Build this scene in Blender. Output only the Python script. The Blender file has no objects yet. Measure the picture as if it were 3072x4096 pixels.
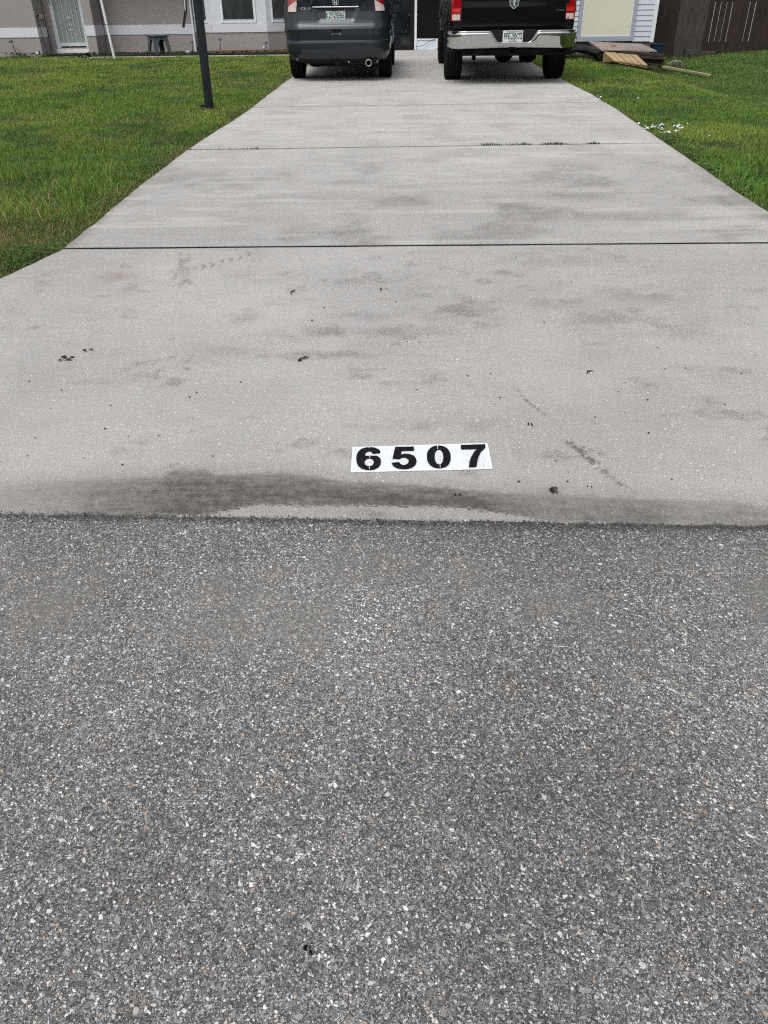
import bpy, bmesh, math, random
import numpy as np
from mathutils import Vector, Matrix
from mathutils.geometry import tessellate_polygon
R = math.radians
random.seed(7); rng = np.random.default_rng(7)
sc = bpy.context.scene
COL = sc.collection

# ------------------------------------------------------------------ camera
CAM_H, PITCH, YAW, ROLL, FPX = 1.42, 33.2, 2.13, 0.78, 3077.0
_p, _s, _r = R(PITCH), R(YAW), R(ROLL)
_r0 = np.array([math.cos(_s), math.sin(_s), 0.])
_f = np.array([-math.sin(_s)*math.cos(_p), math.cos(_s)*math.cos(_p), -math.sin(_p)])
_u0 = np.cross(_r0, _f)
_rt = math.cos(_r)*_r0-math.sin(_r)*_u0
_up = math.cos(_r)*_u0+math.sin(_r)*_r0
RM = np.array([_rt, _up, _f])
cd = bpy.data.cameras.new('camera'); cam = bpy.data.objects.new('camera', cd); COL.objects.link(cam)
cd.sensor_fit = 'VERTICAL'; cd.sensor_height = 36.0; cd.sensor_width = 27.0
cd.lens = FPX/4096*36.0; cd.clip_start = 0.05; cd.clip_end = 2000
m = Matrix([[_rt[i], _up[i], -_f[i], 0] for i in range(3)]+[[0, 0, 0, 1]]); m[2][3] = CAM_H
cam.matrix_world = m
sc.camera = cam

# ------------------------------------------------------------------ light
SUN_EL, SUN_AZ = 58, 205      # azimuth measured from +Y, clockwise
w = bpy.data.worlds.new('World'); sc.world = w; w.use_nodes = True
nt = w.node_tree; bg = nt.nodes['Background']
sky = nt.nodes.new('ShaderNodeTexSky'); sky.sky_type = 'NISHITA'; sky.sun_disc = False
sky.sun_elevation = R(SUN_EL); sky.sun_rotation = R(SUN_AZ)
sky.air_density = 1.0; sky.dust_density = 4.0; sky.ozone_density = 1.0
hs = nt.nodes.new('ShaderNodeHueSaturation'); hs.inputs['Saturation'].default_value = 0.22
nt.links.new(sky.outputs[0], hs.inputs['Color']); nt.links.new(hs.outputs[0], bg.inputs['Color'])
bg.inputs['Strength'].default_value = 0.115
sd = bpy.data.lights.new('sun', 'SUN'); sun = bpy.data.objects.new('sun', sd); COL.objects.link(sun)
sd.energy = 0.85; sd.angle = R(35); sd.color = (1.0, 0.97, 0.93)
az, el = R(SUN_AZ), R(SUN_EL)
sv = Vector((math.sin(az)*math.cos(el), math.cos(az)*math.cos(el), math.sin(el)))
sun.rotation_euler = sv.to_track_quat('Z', 'Y').to_euler()
sc.view_settings.view_transform = 'Standard'; sc.view_settings.look = 'None'
sc.view_settings.gamma = 1; sc.view_settings.use_curve_mapping = False
sc.view_settings.exposure = 0.46
sc.render.engine = 'CYCLES'
sc.cycles.use_denoising = False
sc.cycles.max_bounces = 6; sc.cycles.diffuse_bounces = 3; sc.cycles.glossy_bounces = 3
sc.cycles.transmission_bounces = 4; sc.cycles.transparent_max_bounces = 6
sc.cycles.filter_width = 1.2; sc.cycles.sample_clamp_indirect = 2.0

# ------------------------------------------------------------------ terrain functions
def sstep(a, b, x):
    t = np.clip((np.asarray(x, float)-a)/(b-a), 0, 1); return t*t*(3-2*t)
def zdrive(y):
    y = np.asarray(y, float)
    t = np.clip((y-2.12)/2.57, 0, 1)
    return np.where(y < 2.12, 0.0, np.where(y < 4.69, .2336*t**.85, .16+.0157*y))
def zlawn(x, y):
    x = np.asarray(x, float); y = np.asarray(y, float)
    k = sstep(2.1, 6, y)
    return zdrive(y)+k*(-.17*sstep(4.1, 5.15, x)+.15*sstep(6.0, 9.0, x)+.03*sstep(-8, -12, x))
def ray(px, py): return RM.T@np.array([(px-1536)/FPX, (2048-py)/FPX, 1.])
def gpt(px, py, zf=zdrive):           # a point of the photograph on the ground
    d = ray(px, py); z = .2
    for i in range(50):
        t = (z-CAM_H)/d[2]; z = .5*z+.5*float(zf(t*d[1]))
    return t*d[0], t*d[1]
def edge_y(x): return 2.112-.0175*np.asarray(x, float)    # where asphalt meets concrete

def vnoise(x, y, s, seed=0):
    x = np.asarray(x, float)*s; y = np.asarray(y, float)*s
    g = np.random.default_rng(seed).random((256, 256))
    xi = np.floor(x).astype(int); yi = np.floor(y).astype(int); fx = x-xi; fy = y-yi
    fx = fx*fx*(3-2*fx); fy = fy*fy*(3-2*fy)
    a = g[xi & 255, yi & 255]; b = g[(xi+1) & 255, yi & 255]; c = g[xi & 255, (yi+1) & 255]; d = g[(xi+1) & 255, (yi+1) & 255]
    return (a*(1-fx)+b*fx)*(1-fy)+(c*(1-fx)+d*fx)*fy
def fbm(x, y, s, seed=0, o=4):
    v = 0; a = .5; n = 0
    for i in range(o):
        v = v+a*vnoise(x, y, s*2**i, seed+i); n += a; a *= .5
    return v/n

# ------------------------------------------------------------------ mesh helpers
class MB:
    def __init__(s): s.v = []; s.f = []
    def add(s, vs, fs):
        b = len(s.v); s.v += [tuple(map(float, p)) for p in vs]; s.f += [tuple(b+i for i in f) for f in fs]; return s
    def box(s, x0, x1, y0, y1, z0, z1):
        return s.add([(x0, y0, z0), (x1, y0, z0), (x1, y1, z0), (x0, y1, z0), (x0, y0, z1), (x1, y0, z1), (x1, y1, z1), (x0, y1, z1)],
                     [(0, 3, 2, 1), (4, 5, 6, 7), (0, 1, 5, 4), (1, 2, 6, 5), (2, 3, 7, 6), (3, 0, 4, 7)])
    def bar(s, p, q, wd, th, up=(0, 0, 1)):          # rectangular bar from p to q
        p, q = Vector(p), Vector(q); d = (q-p).normalized(); u = Vector(up)
        a = d.cross(u).normalized()*wd/2; b = a.cross(d).normalized()*th/2
        return s.add([p-a-b, p+a-b, p+a+b, p-a+b, q-a-b, q+a-b, q+a+b, q-a+b],
                     [(0, 3, 2, 1), (4, 5, 6, 7), (0, 1, 5, 4), (1, 2, 6, 5), (2, 3, 7, 6), (3, 0, 4, 7)][::1])
    def tube(s, pts, r, n=12, cap=True):
        pts = [Vector(p) for p in pts]; rs = r if isinstance(r, (list, tuple)) else [r]*len(pts)
        vs = []; fs = []; a = None
        for i, p in enumerate(pts):
            d = (pts[min(i+1, len(pts)-1)]-pts[max(i-1, 0)]).normalized()
            if a is None: a = d.orthogonal().normalized()
            a = (a-d*a.dot(d)).normalized(); b = d.cross(a)
            for k in range(n):
                t = 2*math.pi*k/n; vs.append(p+(a*math.cos(t)+b*math.sin(t))*rs[i])
        for i in range(len(pts)-1):
            for k in range(n):
                fs.append((i*n+k, i*n+(k+1) % n, (i+1)*n+(k+1) % n, (i+1)*n+k))
        if cap: fs += [tuple(range(n))[::-1], tuple((len(pts)-1)*n+k for k in range(n))]
        return s.add(vs, fs)
    def lathe(s, prof, c=(0, 0, 0), n=24, axis='Z', closed=False):   # prof: (radius, height)
        vs = []; fs = []; m_ = len(prof)
        for k in range(n):
            t = 2*math.pi*k/n; co, si = math.cos(t), math.sin(t)
            for r_, h in prof:
                if axis == 'Z': vs.append((c[0]+r_*co, c[1]+r_*si, c[2]+h))
                elif axis == 'X': vs.append((c[0]+h, c[1]+r_*co, c[2]+r_*si))
                else: vs.append((c[0]+r_*si, c[1]+h, c[2]+r_*co))
        for k in range(n):
            for i in range(m_-1 if not closed else m_):
                j = (i+1) % m_
                fs.append((k*m_+i, ((k+1) % n)*m_+i, ((k+1) % n)*m_+j, k*m_+j))
        return s.add(vs, fs)
    def prism(s, poly, f, g):          # poly 2D list, f maps (a,b)->front point, g -> back point
        n = len(poly); vs = [f(*p) for p in poly]+[g(*p) for p in poly]
        tr = tessellate_polygon([[Vector((a, b, 0)) for a, b in poly]])
        fs = [tuple(t) for t in tr]+[tuple(n+i for i in t[::-1]) for t in tr]
        fs += [(i, (i+1) % n, n+(i+1) % n, n+i) for i in range(n)]
        return s.add(vs, fs)
    def build(s, name, mat, parent=None, local=False, smooth=None, bevel=0, fix=True):
        me = bpy.data.meshes.new(name)
        v = s.v
        if parent is not None and not local:
            L = parent.location if parent.parent is None else parent.parent.location
            v = [(a-L[0], b-L[1], c-L[2]) for a, b, c in v]
        me.from_pydata(v, [], s.f); me.update()
        if fix:
            bm = bmesh.new(); bm.from_mesh(me); bmesh.ops.remove_doubles(bm, verts=bm.verts, dist=1e-5)
            bmesh.ops.recalc_face_normals(bm, faces=bm.faces); bm.to_mesh(me); bm.free()
        if mat: me.materials.append(mat)
        if smooth is not None:
            me.polygons.foreach_set('use_smooth', [True]*len(me.polygons)); me.set_sharp_from_angle(angle=R(smooth))
        o = bpy.data.objects.new(name, me); COL.objects.link(o)
        if parent is not None: o.parent = parent
        if bevel:
            b = o.modifiers.new('bevel', 'BEVEL'); b.width = bevel; b.segments = 2; b.limit_method = 'ANGLE'
        return o
def tag(o, label=None, cat=None, group=None, kind=None):
    if label: o['label'] = label
    if cat: o['category'] = cat
    if group: o['group'] = group
    if kind: o['kind'] = kind
    return o
def empty(name, loc, label, cat, group=None):
    o = bpy.data.objects.new(name, None); o.location = loc; COL.objects.link(o); o.empty_display_size = .1
    return tag(o, label, cat, group)
def centred(o):       # move a one-mesh thing's origin to its base
    me = o.data; n = len(me.vertices); a = np.empty(n*3); me.vertices.foreach_get('co', a); a = a.reshape(-1, 3)
    c = np.array([a[:, 0].mean(), a[:, 1].mean(), a[:, 2].min()]); a -= c
    me.vertices.foreach_set('co', a.ravel()); me.update(); o.location = c; return o
def fast_mesh(name, verts, tris, mat, attrs=None, quads=None, smooth=True):
    me = bpy.data.meshes.new(name)
    nv = len(verts); fl = []; st = []; k = 0
    tris = np.zeros((0, 3), int) if tris is None else tris
    quads = np.zeros((0, 4), int) if quads is None else quads
    idx = np.concatenate([tris.ravel(), quads.ravel()]).astype(np.int32)
    starts = np.concatenate([np.arange(len(tris))*3, len(tris)*3+np.arange(len(quads))*4]).astype(np.int32)
    me.vertices.add(nv); me.vertices.foreach_set('co', np.asarray(verts, np.float32).ravel())
    me.loops.add(len(idx)); me.loops.foreach_set('vertex_index', idx)
    me.polygons.add(len(starts)); me.polygons.foreach_set('loop_start', starts)
    me.update(calc_edges=True); me.validate()
    if smooth: me.polygons.foreach_set('use_smooth', [True]*len(me.polygons))
    for an, (ty, data) in (attrs or {}).items():
        a = me.attributes.new(an, ty, 'POINT')
        a.data.foreach_set('color' if 'COLOR' in ty else 'value', np.asarray(data, np.float32).ravel())
    me.materials.append(mat)
    o = bpy.data.objects.new(name, me); COL.objects.link(o); return o

# ------------------------------------------------------------------ material helpers
class NT:
    def __init__(s, name):
        s.m = bpy.data.materials.new(name); s.m.use_nodes = True; s.t = s.m.node_tree; s.t.nodes.clear()
        s.out = s.n('ShaderNodeOutputMaterial'); s.b = s.n('ShaderNodeBsdfPrincipled')
        s.l(s.b.outputs[0], s.out.inputs[0]); s.tc = s.n('ShaderNodeTexCoord')
    def n(s, ty, **k):
        x = s.t.nodes.new(ty)
        for a, b in k.items(): setattr(x, a, b)
        return x
    def l(s, a, b): s.t.links.new(a, b)
    def put(s, sock, v):
        if hasattr(v, 'is_linked') or isinstance(v, bpy.types.NodeSocket): s.l(v, sock)
        elif isinstance(v, (tuple, list)): sock.default_value = tuple(v)+((1,) if len(v) == 3 and len(sock.default_value) == 4 else ())
        else: sock.default_value = v
    def math(s, op, a, b=0., c=0., clamp=False):
        x = s.n('ShaderNodeMath', operation=op, use_clamp=clamp); s.put(x.inputs[0], a); s.put(x.inputs[1], b)
        if op in ('MULTIPLY_ADD', 'SMOOTH_MIN', 'COMPARE'): s.put(x.inputs[2], c)
        return x.outputs[0]
    def mix(s, f, a, b, bt='MIX'):
        x = s.n('ShaderNodeMix', data_type='RGBA', blend_type=bt); s.put(x.inputs[0], f); s.put(x.inputs[6], a); s.put(x.inputs[7], b); return x.outputs[2]
    def ramp(s, f, stops, interp='LINEAR'):
        x = s.n('ShaderNodeValToRGB'); x.color_ramp.interpolation = interp; e = x.color_ramp.elements
        while len(e) < len(stops): e.new(.5)
        for i, (p, c) in enumerate(stops):
            e[i].position = p; e[i].color = (c, c, c, 1) if isinstance(c, (int, float)) else tuple(c)+(1,)
        s.l(f, x.inputs[0]); return x.outputs[0]
    def mr(s, f, a, b, c, d, smooth=False):
        x = s.n('ShaderNodeMapRange'); x.clamp = True
        if smooth: x.interpolation_type = 'SMOOTHSTEP'
        for i, v in enumerate((f, a, b, c, d)): s.put(x.inputs[i], v)
        return x.outputs[0]
    def coord(s, scale=(1, 1, 1), loc=(0, 0, 0), src=None):
        x = s.n('ShaderNodeMapping'); x.inputs['Scale'].default_value = scale; x.inputs['Location'].default_value = loc
        s.l(src or s.tc.outputs['Object'], x.inputs[0]); return x.outputs[0]
    def noise(s, v, scale, detail=3, rough=.55, dim='3D', col=False, dist=0):
        x = s.n('ShaderNodeTexNoise', noise_dimensions=dim); s.l(v, x.inputs['Vector'])
        x.inputs['Scale'].default_value = scale; x.inputs['Detail'].default_value = detail; x.inputs['Roughness'].default_value = rough
        x.inputs['Distortion'].default_value = dist
        return x.outputs[1 if col else 0]
    def vor(s, v, scale, feat='F1', dim='2D', rnd=1.0):
        x = s.n('ShaderNodeTexVoronoi', voronoi_dimensions=dim, feature=feat); s.l(v, x.inputs['Vector'])
        x.inputs['Scale'].default_value = scale; x.inputs['Randomness'].default_value = rnd; return x
    def attr(s, name, col=False):
        x = s.n('ShaderNodeAttribute', attribute_name=name); return x.outputs[0 if col else 2]
    def bump(s, h, dist, strength=1.0):
        x = s.n('ShaderNodeBump'); s.put(x.inputs['Height'], h); x.inputs['Distance'].default_value = dist; x.inputs['Strength'].default_value = strength
        s.l(x.outputs[0], s.b.inputs['Normal']); return x
    def sep(s, c):
        x = s.n('ShaderNodeSeparateColor'); s.l(c, x.inputs[0]); return x.outputs
    def fin(s, col=None, rough=None, **k):
        if col is not None: s.put(s.b.inputs['Base Color'], col)
        if rough is not None: s.put(s.b.inputs['Roughness'], rough)
        for a, v in k.items(): s.put(s.b.inputs[a.replace('_', ' ')], v)
        return s.m
def plain(name, col, rough=.6, var=.12, scale=8, metallic=0, bump=0, coat=0, spec=.5, vs=(1, 1, 1)):
    t = NT(name); c = t.coord(vs)
    n1 = t.noise(c, scale, 4, .6)
    f = t.mr(n1, .25, .75, 1-var, 1+var)
    col_ = t.mix(1, col, f, 'MULTIPLY')
    rr = t.mr(t.noise(c, scale*2.3, 2), .3, .7, max(rough-.06, .02), min(rough+.08, 1))
    if bump: t.bump(t.noise(c, scale*8, 3), bump)
    return t.fin(col_, rr, Metallic=metallic, Coat_Weight=coat, Coat_Roughness=.03, Specular_IOR_Level=spec)

# ---- asphalt
def mat_asphalt():
    t = NT('asphalt'); base = t.coord()
    nz = t.noise(base, 260, 2, .5, '2D', col=True)
    vm = t.n('ShaderNodeVectorMath', operation='MULTIPLY_ADD'); t.l(nz, vm.inputs[0]); vm.inputs[1].default_value = (.0032, .0032, 0); t.l(base, vm.inputs[2])
    v = vm.outputs[0]
    big = t.noise(base, .8, 3, .6, '2D'); mid = t.noise(base, 6, 3, .6, '2D')
    bind = t.mix(t.noise(base, 900, 2, .6, '2D'), (.018, .018, .019), (.082, .082, .084))
    col = bind; h = t.math('MULTIPLY', t.noise(base, 700, 2, .6, '2D'), .25)
    for (sc_, off, keep, th, hh) in ((460, 0, .85, .05, .35), (245, 3.1, .70, .065, .6), (158, 7.7, .48, .065, .85), (96, 11.3, .08, .06, 1.0)):
        vv = t.coord((1, 1, 1), (off, off*.7, 0), v)
        e = t.vor(vv, sc_, 'DISTANCE_TO_EDGE').outputs['Distance']; f1 = t.vor(vv, sc_)
        rd = t.sep(f1.outputs['Color'])
        sel = t.math('LESS_THAN', rd[0], keep)
        thr = t.math('MULTIPLY_ADD', rd[2], .10, th)
        msk = t.math('MULTIPLY', t.mr(t.math('SUBTRACT', e, thr), 0, .035, 0, 1), sel)
        tone = t.ramp(rd[1], [(0, (.060, .060, .062)), (.18, (.120, .120, .122)), (.42, (.190, .190, .191)), (.66, (.262, .262, .260)), (.80, (.35, .348, .342)), (.90, (.56, .555, .545)), (.975, (.76, .755, .74)), (.993, (.34, .25, .20)), (1, (.56, .47, .35))])
        inner = t.noise(base, sc_*3, 2, .6, '2D')
        tone = t.mix(1, tone, t.mr(inner, .2, .8, .72, 1.28), 'MULTIPLY')
        col = t.mix(msk, col, tone)
        h = t.math('MAXIMUM', h, t.math('MULTIPLY', msk, t.math('MULTIPLY_ADD', rd[2], .5*hh, .5*hh)))
    g = t.math('MULTIPLY', t.mr(big, .25, .75, .82, 1.20), t.mr(mid, .2, .8, .92, 1.08))
    xy = t.n('ShaderNodeSeparateXYZ'); t.l(base, xy.inputs[0])
    # worn pale wheel path and dark wet strip in the gutter
    path = t.mr(t.math('ABSOLUTE', t.math('SUBTRACT', xy.outputs[1], 1.62)), 0, .6, 1.26, .98, True)
    g = t.math('MULTIPLY', g, path)
    ed = t.math('ADD', xy.outputs[1], t.math('MULTIPLY', xy.outputs[0], .0175))
    ed = t.math('ADD', ed, t.math('MULTIPLY', t.math('SUBTRACT', mid, .5), .06))
    g = t.math('MULTIPLY', g, t.mr(ed, 2.06, 2.108, 1.0, .62, True))
    col = t.mix(1, col, g, 'MULTIPLY')
    dust = t.math('MULTIPLY', t.mr(t.math('ABSOLUTE', t.math('SUBTRACT', xy.outputs[1], 1.72)), .05, .38, .55, 0, True), t.mr(t.noise(base, 2.2, 4, .65, '2D'), .42, .66, 0, 1))
    col = t.mix(dust, col, (.235, .225, .205))
    tint = t.mix(t.mr(t.noise(base, 9, 2, .5, '2D'), .55, .75, 0, .3), (1, 1, 1), (1.10, 1.0, .88))
    col = t.mix(1, col, tint, 'MULTIPLY')
    t.bump(h, .0028, 1.0)
    return t.fin(col, .82, Specular_IOR_Level=.25)
# ---- concrete
def mat_concrete(name='concrete', bright=1.0, att=True):
    t = NT(name); base = t.coord()
    a1 = t.noise(base, .9, 4, .6, '2D'); a2 = t.noise(t.coord((1.2, 9, 1)), 1.3, 5, .65, '2D')
    a3 = t.noise(t.coord((6, 60, 1)), 3, 4, .7, '2D'); a4 = t.noise(base, 150, 4, .8, '2D')
    f = t.math('MULTIPLY', t.mr(a1, .25, .75, .90, 1.09), t.mr(a2, .28, .72, .965, 1.03))
    f = t.math('MULTIPLY', f, t.mr(a3, .25, .75, .95, 1.05)); f = t.math('MULTIPLY', f, t.mr(a4, .25, .75, .80, 1.18))
    col = t.mix(t.noise(base, .6, 3, .6, '2D'), (.410*bright, .400*bright, .383*bright), (.418*bright, .412*bright, .402*bright))
    col = t.mix(1, col, f, 'MULTIPLY')
    # blotchy mildew
    mil = t.math('MULTIPLY', t.mr(t.noise(t.coord((1, 1.7, 1)), 2.4, 7, .75, '2D'), .50, .72, 0, 1), t.mr(a4, .42, .60, 1, .05))
    col = t.mix(t.math('MULTIPLY', mil, .34), col, (.20, .185, .165))
    # exposed white and dark aggregate
    for sc_, keep, c_, cov in ((150, .05, (.78, .77, .75), .30), (90, .022, (.82, .81, .79), .28), (210, .05, (.13, .125, .12), .26)):
        vn = t.vor(base, sc_); rd = t.sep(vn.outputs['Color'])
        ms = t.math('MULTIPLY', t.math('LESS_THAN', rd[0], t.math('MULTIPLY', t.mr(t.noise(base, 2.1, 2, .5, '2D'), .35, .65, .4, 1.8), keep)), t.math('LESS_THAN', vn.outputs['Distance'], t.math('MULTIPLY_ADD', rd[1], .18, cov-.08)))
        col = t.mix(t.math('MULTIPLY', ms, .62), col, c_)
    if att:
        st = t.attr('stain'); wm = t.attr('warm'); pl = t.attr('pale'); spk = t.mr(a4, .42, .60, 1.7, .15)
        br = t.mr(t.noise(base, 60, 4, .75, '2D'), .3, .62, .55, 1.45)
        br2 = t.math('MULTIPLY', br, t.mr(a3, .3, .7, .8, 1.15))
        sf = t.math('MULTIPLY', t.math('MULTIPLY', st, br2), spk, clamp=True)
        col = t.mix(sf, col, t.mix(t.noise(t.coord((1, 5, 1)), 9, 4, .7, '2D'), (.095, .090, .084), (.150, .143, .133)))
        if name == 'apron_concrete':
            gt, gl_, gs = t.attr('g_top'), t.attr('g_low'), t.attr('g_str')
            n1 = t.noise(base, 28, 5, .75, '2D'); n2 = t.noise(t.coord((1, 2.2, 1)), 60, 5, .8, '2D'); n3 = t.noise(t.coord((1, 7, 1)), 7, 5, .7, '2D')
            A = t.mr(t.math('ADD', gt, t.math('MULTIPLY', t.math('SUBTRACT', n1, .5), .05)), -.006, .012, 0, 1, True)
            B = t.mr(t.math('ADD', gl_, t.math('MULTIPLY', t.math('SUBTRACT', n2, .5), .10)), -.002, .004, 0, 1, True)
            tone = t.math('MULTIPLY', t.mr(n3, .3, .7, .80, 1.1), t.math('MULTIPLY', t.mr(a4, .3, .7, 1.12, .82), t.math('MULTIPLY', t.mr(n1, .35, .65, 1.1, .84), t.mr(gt, 0, .08, .80, 1.12))))
            G = t.math('MULTIPLY', t.math('MULTIPLY', A, B), t.math('MULTIPLY', gs, tone), clamp=True)
            halo = t.math('MULTIPLY', t.mr(gt, -.10, .02, 0, .30, True), t.mr(n1, .3, .7, .4, 1.2))
            G = t.math('MAXIMUM', G, t.math('MULTIPLY', halo, t.mr(gl_, -.01, .0, .9, 1)), clamp=True)
            col = t.mix(G, col, t.mix(n1, (.072, .069, .066), (.122, .116, .107)))
            tide = t.mr(t.math('ABSOLUTE', t.math('ADD', gt, t.math('MULTIPLY', t.math('SUBTRACT', n1, .5), .05))), 0, .006, .35, 0)
            col = t.mix(t.math('MULTIPLY', tide, gs), col, (.07, .064, .055))
        col = t.mix(t.math('MULTIPLY', wm, br, clamp=True), col, (.27, .215, .165))
        col = t.mix(t.math('MULTIPLY', pl, 1.0, clamp=True), col, (.54, .53, .51))
    t.bump(t.math('ADD', t.math('MULTIPLY', a3, .5), a4), .0022, .7)
    return t.fin(col, .86, Specular_IOR_Level=.3)
# ---- soil + grass blades
def mat_lawn():
    t = NT('lawn_soil'); b = t.coord()
    c = t.mix(t.mr(t.noise(b, 5, 5, .7), .3, .7, 0, 1), (.035, .045, .012), (.065, .10, .022))
    c = t.mix(t.mr(t.noise(b, 30, 3, .7), .45, .7, 0, .6), c, (.06, .045, .028))
    t.bump(t.noise(b, 60, 4, .7), .03)
    return t.fin(c, .9, Specular_IOR_Level=.2)
def mat_blade():
    t = NT('grass_blade'); c = t.attr('tint', True)
    t.fin(c, .55, Specular_IOR_Level=.25)
    tr = t.n('ShaderNodeBsdfTranslucent'); t.l(c, tr.inputs[0])
    mx = t.n('ShaderNodeMixShader'); mx.inputs[0].default_value = .28
    t.l(t.b.outputs[0], mx.inputs[1]); t.l(tr.outputs[0], mx.inputs[2]); t.l(mx.outputs[0], t.out.inputs[0])
    return t.m
def mat_paint(name, col, flake=.0, rough=.25):
    t = NT(name); b = t.coord()
    n = t.noise(b, 3, 4, .6); d = t.noise(b, 45, 3, .6)
    c = t.mix(1, col, t.mr(n, .3, .7, .9, 1.1), 'MULTIPLY')
    return t.fin(c, t.mr(d, .3, .7, rough*.8, rough*1.3), Metallic=.35 if flake else 0, Coat_Weight=.45 if flake else .35, Coat_Roughness=.04, Specular_IOR_Level=.25)
def mat_wood(name, a, b_, vs=(2, 30, 30), rough=.8):
    t = NT(name); c = t.coord(vs)
    f = t.noise(c, 2, 5, .7, dist=.6)
    col = t.mix(t.mr(f, .3, .7, 0, 1), a, b_)
    col = t.mix(t.mr(t.noise(t.coord(), 3, 4, .7), .4, .75, 0, .55), col, tuple(x*.55 for x in a))
    t.bump(f, .004); return t.fin(col, rough, Specular_IOR_Level=.25)
def mat_stucco(name, col, scale=220, dist=.004):
    t = NT(name); b = t.coord()
    c = t.mix(1, col, t.mr(t.noise(b, 1.2, 5, .65), .25, .75, .93, 1.07), 'MULTIPLY')
    c = t.mix(1, c, t.mr(t.noise(b, scale, 2, .6), .25, .75, .9, 1.1), 'MULTIPLY')
    z = t.n('ShaderNodeSeparateXYZ'); t.l(b, z.inputs[0])
    t.bump(t.noise(b, scale, 3, .6), dist); return t.fin(c, .9, Specular_IOR_Level=.2)
def mat_glass(name, col=(.01, .012, .014)):
    t = NT(name); c = t.mix(t.mr(t.noise(t.coord((1, 1, .5)), 1.6, 3), .4, .7, 0, 1), col, tuple(x*2.4+.004 for x in col))
    return t.fin(c, .04, Specular_IOR_Level=.6)

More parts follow.
